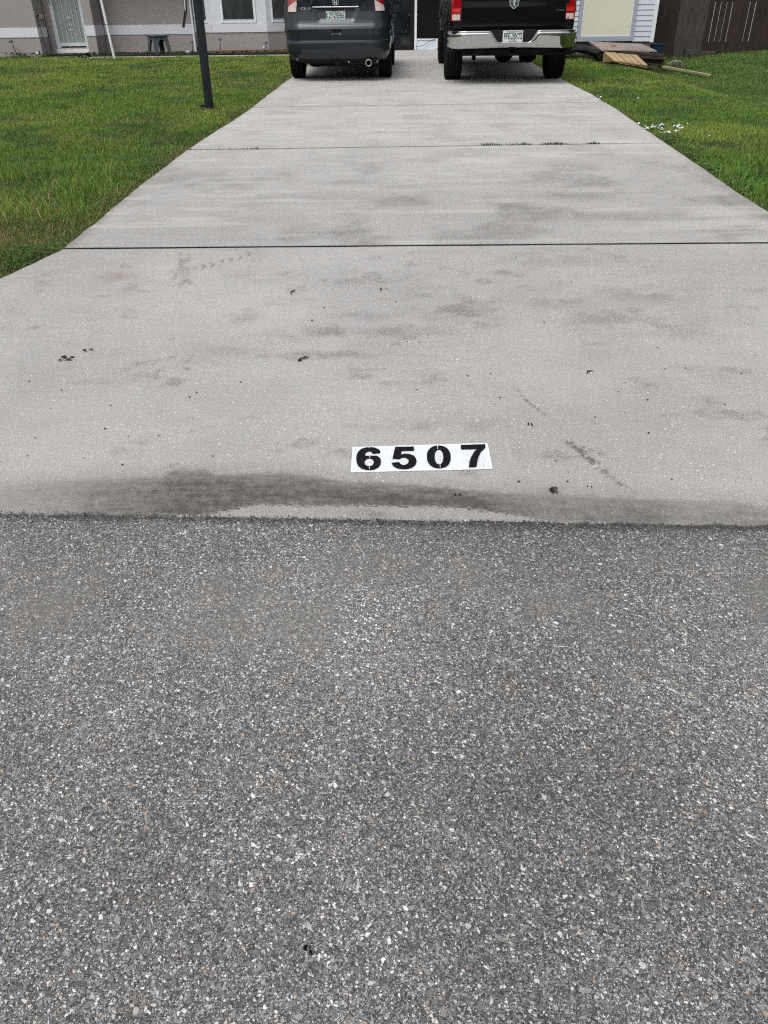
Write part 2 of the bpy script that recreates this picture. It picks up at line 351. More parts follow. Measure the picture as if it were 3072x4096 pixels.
M = dict(
    asphalt=mat_asphalt(), concrete=mat_concrete(), apron=mat_concrete('apron_concrete'), concrete_plain=mat_concrete('old_concrete', .95, False),
    soil=mat_lawn(), blade=mat_blade(),
    number_white=None, number_black=plain('number_black_paint', (.009, .009, .010), .7, .5, 60, spec=.12),
    taupe=mat_stucco('taupe_stucco', (.335, .308, .300)), band=mat_stucco('pale_band_stucco', (.66, .68, .72), 160, .002),
    trim=plain('white_trim', (.74, .77, .80), .5, .05, 3), white=plain('white_plastic', (.78, .79, .80), .4, .06, 6),
    siding=plain('pale_blue_siding', (.56, .60, .66), .55, .05, 3), cream=plain('cream_panel', (.66, .65, .52), .6, .03, 1.5),
    frame_blue=plain('grey_blue_frame', (.34, .38, .43), .5, .06, 4),
    dark_block=plain('dark_block', (.055, .052, .048), .9, .4, 14, bump=.01), block=plain('grey_block', (.20, .19, .185), .9, .4, 14, bump=.01),
    dark_glass=mat_glass('dark_glass'), window_glass=mat_glass('window_glass', (.036, .042, .042)),
    black=plain('black_plastic', (.010, .010, .011), .5, .2, 12, spec=.2), rubber=plain('tyre_rubber', (.011, .011, .012), .88, .3, 40, bump=.002, spec=.15),
    under=plain('dirty_underbody', (.012, .011, .010), .85, .5, 9, bump=.01, spec=.1),
    screen=plain('dark_screen', (.006, .006, .008), .6, .2, 5, spec=.12), roof=plain('roof_shingle', (.10, .095, .09), .9, .3, 12),
    post=plain('dark_post_metal', (.017, .021, .026), .45, .2, 5, spec=.25),
    grey_plastic=plain('blue_grey_plastic', (.082, .092, .112), .5, .1, 6),
    chrome=plain('chrome', (.52, .53, .53), .07, .05, 5, metallic=1), steel=plain('dull_steel', (.30, .30, .30), .38, .25, 20, metallic=1),
    crv_paint=mat_paint('dark_grey_metallic', (.026, .031, .039), .35, .26), ram_paint=mat_paint('black_car_paint', (.0030, .0030, .0042), 0, .2),
    red_lens=plain('red_lens', (.27, .004, .008), .12, .15, 30, coat=1), clear_lens=plain('clear_lens', (.62, .50, .47), .12, .3, 60, coat=1),
    red_band=plain('bright_red_lens', (.60, .012, .012), .12, .1, 30, coat=1),
    plate=plain('number_plate_white', (.62, .68, .68), .4, .06, 30), plate_green=plain('plate_green', (.025, .10, .085), .5, .1, 20),
    plate_orange=plain('plate_orange', (.34, .12, .085), .5, .15, 40), plate_dark=plain('plate_dark_letters', (.03, .05, .06), .5, .1, 20),
    plate_pale=plain('plate_pale_green', (.22, .36, .33), .5, .2, 40), sticker=plain('plate_sticker', (.38, .30, .16), .5, .2, 90),
    wood_new=mat_wood('new_pine', (.38, .27, .14), (.52, .39, .22)), wood_old=mat_wood('weathered_plywood', (.24, .20, .17), (.36, .31, .28), (14, 3, 14)),
    wood_dark=mat_wood('dark_wet_timber', (.030, .022, .018), (.075, .055, .042)), lumber=mat_wood('treated_lumber', (.30, .28, .15), (.42, .38, .22)),
    fence_dark=mat_wood('dark_fence_board', (.018, .013, .010), (.056, .042, .036), (30, 30, 1.2)),
    fence_brown=mat_wood('brown_fence_board', (.022, .015, .011), (.064, .046, .036), (30, 30, 1.2)), fence_grey=mat_wood('grey_fence_board', (.034, .029, .027), (.115, .100, .096), (30, 30, 1.2)),
    mulch=plain('mulch', (.045, .033, .024), .95, .6, 30, bump=.05), brown_edge=plain('brown_timber', (.16, .09, .05), .8, .3, 12),
    pale_backdrop=mat_stucco('pale_gap_backdrop', (.82, .80, .77)), blue=plain('navy_tub', (.008, .035, .075), .4, .2, 8),
    rock=plain('pale_rock', (.27, .26, .235), .9, .4, 18, bump=.03), terracotta=plain('pink_terracotta', (.42, .22, .18), .8, .2, 16),
    litter=plain('dead_leaf', (.035, .022, .014), .8, .6, 60), litter_tan=plain('dry_leaf', (.13, .085, .05), .8, .5, 60),
    petal=plain('white_petal', (.80, .80, .80), .6, .05, 40), grit=plain('dark_grit', (.07, .066, .062), .9, .8, 70),
    weed=plain('weed_leaf', (.05, .12, .03), .6, .4, 12), redmark=plain('red_paint_mark', (.42, .06, .04), .8, .3, 30),
    joint=plain('joint_dirt', (.13, .122, .11), .9, .5, 20), dull_tip=plain('exhaust_metal', (.30, .29, .27), .4, .3, 30, metallic=.4), bright_metal=plain('bright_metal', (.62, .64, .66), .28, .05, 5, metallic=.5),
    beige=plain('beige_box', (.42, .38, .30), .6, .2, 12), bark=plain('bark', (.07, .055, .045), .9, .4, 12),
    lamp_glass=plain('frosted_lamp_glass', (.5, .52, .53), .25, .15, 30), door_white=plain('door_white', (.60, .65, .70), .45, .05, 4),
    door_panel=plain('grey_green_door', (.27, .31, .30), .25, .12, 3), kick=plain('pale_blue_kick_panel', (.66, .74, .80), .5, .05, 4),
)
def mat_numwhite():
    t = NT('number_white_paint'); b = t.coord()
    n1 = t.noise(b, 22, 4, .75); n2 = t.noise(b, 500, 3, .7)
    g = t.attr('over')
    f = t.math('MULTIPLY', t.mr(n2, .42, .62, 0, 1), t.math('MULTIPLY_ADD', g, .6, t.mr(n1, .48, .72, 0, .5)), clamp=True)
    c = t.mix(f, (.84, .89, .93), (.42, .42, .43)); t.bump(n2, .001)
    return t.fin(c, .55)
M['number_white'] = mat_numwhite()

# ================================================================== GROUND
def grid_sheet(name, xs, ys, zf, mat, yw=None, xw=None, attrs=None, smooth=True):
    X, Y = np.meshgrid(xs, ys)
    if xw is not None: X = xw(X, Y)
    Y2 = yw(X, Y) if yw is not None else Y
    Z = zf(X, Y2)
    V = np.stack([X, Y2, Z], -1).reshape(-1, 3); nx, ny = len(xs), len(ys)
    i = (np.arange(ny-1)[:, None]*nx+np.arange(nx-1)[None]).ravel()
    Q = np.stack([i, i+1, i+1+nx, i+nx], -1)
    at = {k: ('FLOAT', f(V[:, 0], V[:, 1])) for k, f in (attrs or {}).items()}
    return fast_mesh(name, V, None, mat, at, Q, smooth)

# one sheet to the horizon
gx = np.unique(np.concatenate([np.linspace(-400, -30, 12), np.linspace(-30, -12, 13), np.arange(-12, 12.01, .2), np.linspace(12, 30, 13), np.linspace(30, 400, 12)]))
gy = np.unique(np.concatenate([np.linspace(-400, -12, 14), np.linspace(-12, 0, 7), np.arange(0, 25, .2), np.linspace(25, 60, 12), np.linspace(60, 400, 10)]))
def zground(X, Y):
    z = zlawn(X, Y)-.03+.018*(fbm(X, Y, .8, 3)-.5)*2*sstep(2.2, 4, Y)
    far = np.where(Y > 24, .16+.0157*24-.03, z)
    far = np.where(Y < edge_y(X)-.02, -.06, far)
    far = far+sstep(-7.5, -8, Y)*.12
    ondr = (np.abs(X-.15) < 2.6) & (Y > 2.0) & (Y < 23)
    return np.where(ondr, far-.05, far)
tag(grid_sheet('ground', gx, gy, zground, M['soil']), kind='structure')
# street
sx = np.concatenate([np.linspace(-120, -6, 20), np.linspace(-5, 5, 60), np.linspace(6, 120, 20)])
sy = np.linspace(-7.8, 0, 40)
tag(grid_sheet('street', sx, np.concatenate([sy, np.linspace(.05, 1, 30)]), lambda X, Y: -.012*np.clip((1.2-Y), 0, 3)*0+0*X,
    M['asphalt'], yw=lambda X, Y: np.where(Y >= 0, Y*(edge_y(np.clip(X, -40, 40))+.012), Y)), kind='structure')

# --- stains on the apron, placed where the photograph shows them
GT = [gpt(x, y) for x, y in [(0, 1940), (300, 1925), (650, 1915), (690, 1885), (820, 1885), (860, 1905), (1150, 1893), (1400, 1930), (1700, 1952), (2000, 1975), (2400, 1990), (3000, 2015)]]
GX = np.array([p[0] for p in GT]); GY = np.array([p[1] for p in GT])
def seg_d(X, Y, a, b):
    ax, ay = a; bx, by = b; L = (bx-ax)**2+(by-ay)**2
    t = np.clip(((X-ax)*(bx-ax)+(Y-ay)*(by-ay))/L, 0, 1); return np.hypot(X-ax-t*(bx-ax), Y-ay-t*(by-ay)), t
K = 3072/1659
BL = [(1010, 655, .16, .035, .42), (985, 672, .22, .05, .40), (1035, 690, .12, .05, .46), (930, 635, .2, .04, .30), (700, 722, .24, .045, .36), (860, 722, .30, .04, .34),
      (780, 688, .2, .03, .22), (1190, 655, .18, .05, .30), (1400, 640, .22, .06, .30), (1330, 690, .25, .05, .26), (740, 768, .22, .02, .34), (520, 690, .1, .03, .3),
      (1180, 560, .4, .06, .22), (720, 610, .3, .03, .22), (560, 600, .3, .04, .15), (1450, 720, .2, .04, .22), (1250, 780, .2, .04, .12), (640, 655, .2, .03, .18),
      (900, 925, .28, .018, .30), (1040, 925, .12, .02, .22), (860, 600, .3, .03, .14)]
BLW = [(gpt(a*K, b*K), sx_, sy_, k) for a, b, sx_, sy_, k in BL]
def stain_apron(X, Y):
    s = np.zeros_like(X); e = Y-edge_y(X)
    wob = (fbm(X, Y, 7, 11)-.5)
    top = np.interp(X, GX, GY, left=2.31, right=2.19)+wob*.035
    low = edge_y(X)+.038+np.where(X > .25, -.02, 0)+np.where(X < -.62, -.008, 0)+(fbm(X, Y, 16, 5)-.5)*.05
    stren = np.interp(X, [-3.0, -1.5, -1.1, -.8, -.4, 0, .3, .55, 1.1, 3], [.5, .55, .70, .88, .92, .97, .9, .72, .68, .6])
    band = (1-sstep(-.018, .012, Y-top))*sstep(-.006, .004, Y-low)
    s = np.maximum(s, .7*(1-sstep(.0, .007, e+wob*.012)))       # dark line at the joint with the road
    for (cx, cy), sx_, sy_, k in BLW:
        d = ((X-cx)/sx_)**2+((Y-cy)/(sy_*2.2))**2
        s = np.maximum(s, k*1.15*np.exp(-d)*sstep(.25, .7, fbm(X, Y*1.3, 11, 31, 5)))
    # tyre prints
    def px(a, b): return gpt(a*K, b*K)
    for a, b, wd, k in [((392, 548), (388, 622), .012, .5), ((398, 560), (396, 618), .010, .45), ((380, 585), (378, 622), .010, .5), ((372, 590), (368, 620), .008, .45), ((408, 550), (405, 612), .01, .35), ((403, 606), (406, 616), .02, .8)]:
        d, t = seg_d(X, Y, px(*a), px(*b)); s = np.maximum(s, 1.25*k*np.exp(-(d/wd)**2)*sstep(.25, .65, fbm(X, Y*.6, 45, 41)))
    pts = [px(370, 588), px(415, 584), px(455, 575), px(500, 563), px(540, 552), px(570, 541)]
    for off, k in ((0, .5), (.035, .35), (-.03, .35)):
        for i in range(5):
            d, t = seg_d(X, Y-off, pts[i], pts[i+1]); ph = (X*9+Y*4)
            s = np.maximum(s, 1.1*k*np.exp(-(d/.014)**2)*sstep(-.3, .8, np.sin((X+off*3)*2*math.pi/.045))*sstep(.3, .6, fbm(X, Y, 25, 44))*1.4)
    for a, b, wd, k in [((1113, 842), (1140, 872), .006, .55), ((1140, 872), (1185, 905), .006, .45), ((1228, 958), (1262, 985), .012, .75), ((1262, 985), (1312, 1028), .014, .7),
                        ((1312, 1028), (1365, 1068), .012, .35), ((1250, 968), (1300, 985), .01, .3)]:
        d, t = seg_d(X, Y, px(*a), px(*b)); s = np.maximum(s, 1.7*k*np.exp(-(d/wd)**2)*sstep(.36, .6, fbm(X, Y, 70, 51)))
    for a, b, r_, k in [(310, 788, .014, .5), (340, 783, .012, .5), (330, 790, .011, .4), (345, 805, .012, .5), (340, 812, .012, .4), (338, 820, .012, .5), (405, 783, .014, .5), (404, 800, .014, .5), (372, 774, .014, .4), (412, 905, .009, .4), (415, 935, .009, .4),
                        (345, 892, .009, .4), (367, 1010, .012, .45), (385, 1005, .01, .4), (352, 1015, .01, .4), (395, 1016, .01, .4), (362, 1022, .01, .4), (378, 1024, .012, .45), (1195, 1064, .02, .5), (662, 600, .01, .4),
                        (325, 782, .01, .4), (300, 789, .02, .35), (700, 608, .03, .3), (370, 735, .02, .2)]:
        x0, y0 = px(a, b); s = np.maximum(s, k*np.exp(-((X-x0)**2+((Y-y0))**2)/r_**2))
    # road-side grime and freckles
    s = np.maximum(s, .5*sstep(.66, .80, fbm(X, Y*1.6, 5, 71))*fbm(X, Y, 40, 72))
    return np.clip(s*1.12, 0, 1)
def g_top(X, Y): return np.interp(X, GX, GY, left=2.31, right=2.19)+(fbm(X, Y, 7, 11)-.5)*.02-Y
def g_low(X, Y): return Y-(edge_y(X)+.040+np.interp(X, [-3, -1.2, -.68, -.52, .1, .28, .5, 3], [-.065, -.060, -.036, .020, .028, .008, -.040, -.055])+(fbm(X, Y, 9, 5)-.5)*.02)
def g_str(X, Y): return np.interp(X, [-3.0, -1.5, -1.15, -.9, -.7, -.4, 0, .25, .45, 1.1, 3], [.42, .50, .66, .80, .98, .88, 1.0, .97, .74, .64, .52])*(.85+.3*fbm(X, Y, 6, 23))
def warm_apron(X, Y):
    s = .0*X
    for a, b, sx_, sy_, k in [(250, 600, .12, .07, .5), (230, 608, .06, .05, .3), (500, 762, .14, .05, .35), (265, 765, .12, .04, .22), (620, 660, .1, .06, .2), (545, 685, .06, .05, .5), (390, 590, .06, .1, .2), (820, 760, .3, .1, .10), (850, 985, .3, .12, .08), (1050, 950, .2, .1, .08)]:
        x0, y0 = gpt(a*K, b*K); s = np.maximum(s, k*np.exp(-((X-x0)/sx_)**2-((Y-y0)/sy_)**2)*(.3+1.2*fbm(X, Y, 35, 61)))
    d = -2.07-X-np.interp(Y, [2, 4.66], [.83, 0])
    s = np.maximum(s, .35*(1-sstep(.0, .18, -d))*fbm(X, Y, 6, 62))
    return np.clip(s, 0, 1)
def pale_apron(X, Y):
    s = .0*X; (x0, y1), (x1, y0) = gpt(742*K, 937*K), gpt(1108*K, 1008*K)
    s = np.maximum(s, .10*sstep(x0, x0+.05, X)*(1-sstep(x1-.03, x1, X))*sstep(y0-.06, y0, Y)*(1-sstep(y1-.02, y1, Y)))
    d, t = seg_d(X, Y, gpt(1094*K, 958*K), gpt(1103*K, 1000*K)); s = np.maximum(s, .45*np.exp(-(d/.006)**2))
    s = np.maximum(s, .20*sstep(.5, .75, fbm(X, Y, 1.6, 81)))
    return np.clip(s, 0, 1)
def edge_wob(Y, seed): return (fbm(Y*0+seed, Y, 1.3, seed)-.5)*.028+(fbm(Y*0+seed, Y, 14, seed+3)-.5)*.018
def ap_left(Y): return np.interp(Y, [1.9, 4.15, 4.67], [-3.10, -2.27, -2.065])
def ap_right(Y): return np.interp(Y, [1.9, 4.3, 4.70], [3.2, 2.46, 2.37])
JY = [4.69, 8.205, 11.50, 14.68, 17.9, 21.1]; JS = [.0145, .037, .041, .03, .02, .0]
def dr_left(Y): return np.interp(Y, [4.7, 6, 8.1, 11.4, 15.5, 23], [-2.066, -2.12, -2.165, -2.10, -2.12, -2.12])
def dr_right(Y): return np.interp(Y, [4.7, 5.5, 7.2, 8.8, 9.8, 11.2, 12.5, 14.3, 16, 23], [2.37, 2.395, 2.44, 2.49, 2.535, 2.57, 2.575, 2.53, 2.50, 2.50])
us = np.linspace(0, 1, 560)
ays = np.concatenate([np.linspace(0, 1, 290), [1.0]])
def ap_x(U, V):
    yy = edge_y(0)+V*(4.684-2.112); return (ap_left(yy)+edge_wob(yy, 3))*(1-U)+(ap_right(yy)+edge_wob(yy, 9))*U
def ap_y(X, V):
    y0 = edge_y(X)+(fbm(X, X*0, 12, 15)-.5)*.02; y1 = 4.684+.0145*X; return y0+V*(y1-y0)
Vm = np.concatenate([np.linspace(0, 1, 290), [1.0]])
def ap_z(X, Y):
    z = zdrive(Y)+.006+(fbm(X, Y, 1.2, 90)-.5)*.006; z[-1, :] -= .05; z[0, :] -= .02; return z
def sub(V): return V
ap = grid_sheet('driveway_apron', us, Vm, ap_z, M['apron'], xw=ap_x, yw=ap_y, attrs=dict(stain=stain_apron, warm=warm_apron, pale=pale_apron, g_top=g_top, g_low=g_low, g_str=g_str))
tag(ap, kind='structure')

def stain_dr(X, Y):
    s = .42*sstep(.50, .72, fbm(X*1.8, Y*1.5, 1.6, 101, 6))*(.2+1.3*fbm(X, Y*1.2, 18, 103))
    s = np.maximum(s, .30*sstep(.55, .7, fbm(X, Y*.35, 2.2, 107, 4))*sstep(6, 10, Y))
    for a, b, sx_, sy_, k in [(1240, 425, .35, .18, .42), (1330, 470, .4, .12, .32), (700, 430, .7, .2, .22), (1400, 480, .3, .1, .26), (740, 395, .3, .1, .25), (1150, 395, .5, .1, .26), (470, 480, .4, .2, .14), (1200, 300, .3, .5, .14), (1235, 250, .18, .5, .2)]:
        x0, y0 = gpt(a*K, b*K); s = np.maximum(s, k*np.exp(-((X-x0)/sx_)**2-((Y-y0)/sy_)**2)*(.3+1.2*fbm(X, Y*2, 9, 105)))
    for j, (jy, js) in enumerate(zip(JY, JS)):
        s = np.maximum(s, (.45 if j else .5)*np.exp(-((Y-jy-js*X)/(.018))**2)*(.3+fbm(X, Y*0, 5, 110+j)))
    ed = np.minimum(X-dr_left(Y), dr_right(Y)-X)
    s = np.maximum(s, .5*(1-sstep(0, .07, ed))*(.3+fbm(X, Y, 3, 120)))
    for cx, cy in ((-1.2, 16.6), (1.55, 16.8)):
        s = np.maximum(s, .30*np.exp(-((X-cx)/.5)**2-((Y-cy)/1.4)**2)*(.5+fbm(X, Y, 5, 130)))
    return np.clip(s, 0, 1)
def warm_dr(X, Y): return .30*np.exp(-((X-1.5)/.8)**2)*sstep(6.5, 9, Y)*sstep(.45, .68, fbm(X*3.2, Y*.5, 1.6, 144))*(.4+fbm(X, Y*2, 6, 145))+.30*sstep(.55, .75, fbm(X, Y*.7, 1.3, 140))*fbm(X, Y, 7, 141)+.22*sstep(0, .2, .12-np.minimum(X-dr_left(Y), dr_right(Y)-X))
def pale_dr(X, Y): return np.clip(.55*sstep(5.5, 9, Y)*(.55+.7*fbm(X, Y*3, 2.5, 150))+.5*sstep(.58, .75, fbm(X*.8, Y*5, 1.8, 151)), 0, .85)
yl = [4.684+.016]; g_ = []
cur = JY[0]+.006
rows = [(cur, -.05), (cur, 0)]
for j in JY[1:]:
    n = int((j-.004-cur)/.045)
    for y in np.linspace(cur, j-.004, n)[1:]: rows.append((y, 0))
    rows += [(j-.002, -.012), (j+.002, -.012), (j+.004, 0)]; cur = j+.004
for y in np.linspace(cur, 22.75, 40)[1:]: rows.append((y, 0))
RY = np.array([r_[0] for r_ in rows]); RZ = np.array([r_[1] for r_ in rows])
def dr_x(U, Y): return (dr_left(Y)+edge_wob(Y, 3))*(1-U)+(dr_right(Y)+edge_wob(Y, 9))*U
dr = grid_sheet('driveway', np.linspace(0, 1, 130), RY, lambda X, Y: zdrive(Y)+.006+(fbm(X, Y, .9, 90)-.5)*.008+RZ[:, None], M['concrete'], xw=dr_x,
                yw=lambda X, Y: Y+np.interp(Y, JY, JS)*X, attrs=dict(stain=stain_dr, warm=warm_dr, pale=pale_dr))
tag(dr, kind='structure')
for j, (jy, js) in enumerate(zip(JY, JS)):
    xs_ = np.linspace(float(dr_left(jy))-.01, float(dr_right(jy))+.01, 60); wd_ = .0065 if j == 0 else (.0042, .0034, .0030, .0028, .0028)[j-1]; z_ = .0035 if j == 0 else .0025
    yj = (4.69+.0145*xs_) if j == 0 else (jy+.0+js*xs_)
    off = 0.0
    V_ = [(x, y-wd_*(1+.5*random.random()), float(zdrive(y))+.006+z_) for x, y in zip(xs_, yj)]+[(x, y+wd_*(1+.3*random.random()), float(zdrive(y))+.006+z_) for x, y in zip(xs_, yj)]
    jm = MB(); jm.add(V_, [(i_, i_+1, 61+i_, 60+i_) for i_ in range(59)]); tag(jm.build('expansion_joint', M['black'] if j == 0 else M['joint'], fix=False), kind='structure')
# slab edges so the concrete is a real slab above the lawn
def skirt(name, pts, depth):
    mb = MB(); n = len(pts); mb.add([(x, y, z) for x, y, z in pts]+[(x, y, z-depth) for x, y, z in pts], [(i, i+1, n+i+1, n+i) for i in range(n-1)])
    return mb.build(name, M['concrete_plain'], fix=False)
yy = np.arange(4.7, 22.7, .05)
for nm, fx, sd_ in (('driveway_edge', dr_left, 3), ('driveway_edge', dr_right, 9)):
    tag(skirt(nm, [(float(fx(y)+edge_wob(np.array([y]), sd_)[0]), y, float(zdrive(y))+.006) for y in yy], .12), kind='structure')
yy = np.arange(2.15, 4.7, .05)
for nm, fx, sd_ in (('apron_edge', ap_left, 3), ('apron_edge', ap_right, 9)):
    tag(skirt(nm, [(float(fx(y)+edge_wob(np.array([y]), sd_)[0]), y, float(zdrive(y))+.006) for y in yy], .12), kind='structure')
# porch walk strip in front of the house
mb = MB(); mb.box(-7.9, -2.13, 21.72, 21.98, .36, .500); mb.box(-2.1, 3.1, 22.75, 23.6, .3, .525)
tag(mb.build('walkway', M['concrete_plain'], bevel=.008), kind='structure')

# ================================================================== PAINTED NUMBER
CX, CY = 1340, 1720; CS = 720/1659
def cp(x, y): return gpt(CX+x*CS, CY+y*CS)
num = empty('painted_house_number', (0.05, 2.45, float(zdrive(2.45))), 'black house number 6507 on a white painted rectangle near the road end of the driveway', 'house number')
q = [cp(162, 172), cp(1405, 137), cp(1453, 378), cp(145, 409)]
NXg, NYg = 200, 40
uu, vv = np.meshgrid(np.linspace(0, 1, NXg), np.linspace(0, 1, NYg))
jx = (fbm(uu*8, vv*8, 6, 160)-.5)*.004
PX = (q[3][0]*(1-uu)+q[2][0]*uu)*(1-vv)+(q[0][0]*(1-uu)+q[1][0]*uu)*vv+jx
PY = (q[3][1]*(1-uu)+q[2][1]*uu)*(1-vv)+(q[0][1]*(1-uu)+q[1][1]*uu)*vv+jx
def apz(X, Y): return zdrive(Y)+.006+(fbm(X, Y, 1.2, 90)-.5)*.006
PZ = apz(PX, PY)+.0025
over = np.zeros_like(PX)
for c_ in (310, 635, 955, 1290):
    x0, y0 = cp(c_, 275)
    over = np.maximum(over, np.exp(-((PX-x0)/.045)**4-((PY-y0)/.075)**4))
for c_ in (475, 1120, 790):
    x0, y0 = cp(c_, 275); over = np.maximum(over, .9*np.exp(-((PX-x0)/.0018)**2))
i = (np.arange(NYg-1)[:, None]*NXg+np.arange(NXg-1)[None]).ravel()
L = np.array(num.location)
pn = fast_mesh('white_panel', np.stack([PX, PY, PZ], -1).reshape(-1, 3)-L, None, M['number_white'], {'over': ('FLOAT', over.ravel())}, np.stack([i, i+1, i+1+NXg, i+NXg], -1))
pn.parent = num
def ell(cx, cy, rx, ry, n=40, e=2.0, sk=0):
    o = []
    for k in range(n):
        t = 2*math.pi*k/n; c_, s_ = math.cos(t), math.sin(t)
        x = rx*math.copysign(abs(c_)**(2/e), c_); y = ry*math.copysign(abs(s_)**(2/e), s_)
        o.append((cx+x-sk*y, cy+y))
    return o
def smooth_poly(p, it=2):
    for _ in range(it):
        o = []
        for k in range(len(p)):
            a, b = p[k], p[(k+1) % len(p)]
            o += [(.75*a[0]+.25*b[0], .75*a[1]+.25*b[1]), (.25*a[0]+.75*b[0], .25*a[1]+.75*b[1])]
        p = o
    return p
def grow(p, d):
    o = []; n = len(p); A = sum(p[i][0]*p[(i+1) % n][1]-p[(i+1) % n][0]*p[i][1] for i in range(n)); sg = 1 if A > 0 else -1
    for i in range(n):
        a, b = p[i-1], p[(i+1) % n]; tx, ty = b[0]-a[0], b[1]-a[1]; l_ = math.hypot(tx, ty) or 1; o.append((p[i][0]+sg*ty/l_*d, p[i][1]-sg*tx/l_*d))
    return o
def digit(outer, hole=None, cuts=()):
    outer = grow(outer, 3.0); hole = grow(hole, -2.5) if hole else None
    loops = [outer]+([hole] if hole else [])
    pts = [cp(x, y) for lp in loops for x, y in lp]
    tr = tessellate_polygon([[Vector((x, y, 0)) for x, y in lp] for lp in loops])
    mb = MB(); mb.add([(x, y, float(apz(np.array([x]), np.array([y]))[0])+.0055) for x, y in pts], [tuple(t) for t in tr])
    o = mb.build('digit', M['number_black'], num)
    return o
def dense(p, n=4):
    o = []
    for k in range(len(p)):
        a, b = p[k], p[(k+1) % len(p)]
        for j in range(n): o.append((a[0]+(b[0]-a[0])*j/n, a[1]+(b[1]-a[1])*j/n))
    return o
six = [(413, 215), (395, 198), (365, 187), (325, 183), (285, 186), (250, 197), (222, 217), (205, 245), (199, 285), (203, 325), (220, 357), (250, 378), (290, 389), (325, 390), (365, 384), (395, 368), (415, 345), (421, 313),
       (415, 287), (400, 270), (375, 258), (340, 252), (300, 254), (272, 268), (275, 245), (288, 226), (311, 216), (335, 221), (352, 241), (416, 233)]
digit(smooth_poly(dense(six, 2), 1), ell(315, 321, 45, 38, 30))
five = [(557, 181), (724, 178), (727, 212), (612, 214), (604, 250), (640, 245), (685, 247), (725, 262), (745, 290), (748, 315), (738, 345), (710, 368), (665, 381), (620, 382), (575, 375), (540, 357), (521, 328), (590, 322), (600, 338), (625, 350), (655, 345), (676, 330), (683, 308), (672, 287), (645, 275), (615, 277), (592, 289), (532, 287), (545, 235)]
digit(dense(five, 2))
digit(ell(956, 271, 107, 102, 60, 2.25, -.03), ell(957, 272, 42, 70, 40, 2.2, -.03))
digit(dense([(1158, 164), (1380, 157), (1382, 185), (1340, 225), (1318, 270), (1308, 310), (1300, 363), (1235, 366), (1240, 320), (1255, 275), (1280, 230), (1312, 197), (1162, 200)], 2))
for (xa, ya, xb, yb) in [(320, 181, 319, 196), (321, 254, 320, 286), (317, 356, 317, 392), (944, 167, 944, 204), (967, 340, 968, 376)]:
    mb = MB(); mb.add([(*cp(xa-2, ya), 0), (*cp(xa+2.5, ya), 0), (*cp(xb+2.5, yb), 0), (*cp(xb-2, yb), 0)], [(0, 1, 2, 3)])
    mb.v = [(x, y, float(apz(np.array([x]), np.array([y]))[0])+.0085) for x, y, _ in mb.v]
    mb.build('stencil_gap', M['number_white'], num)

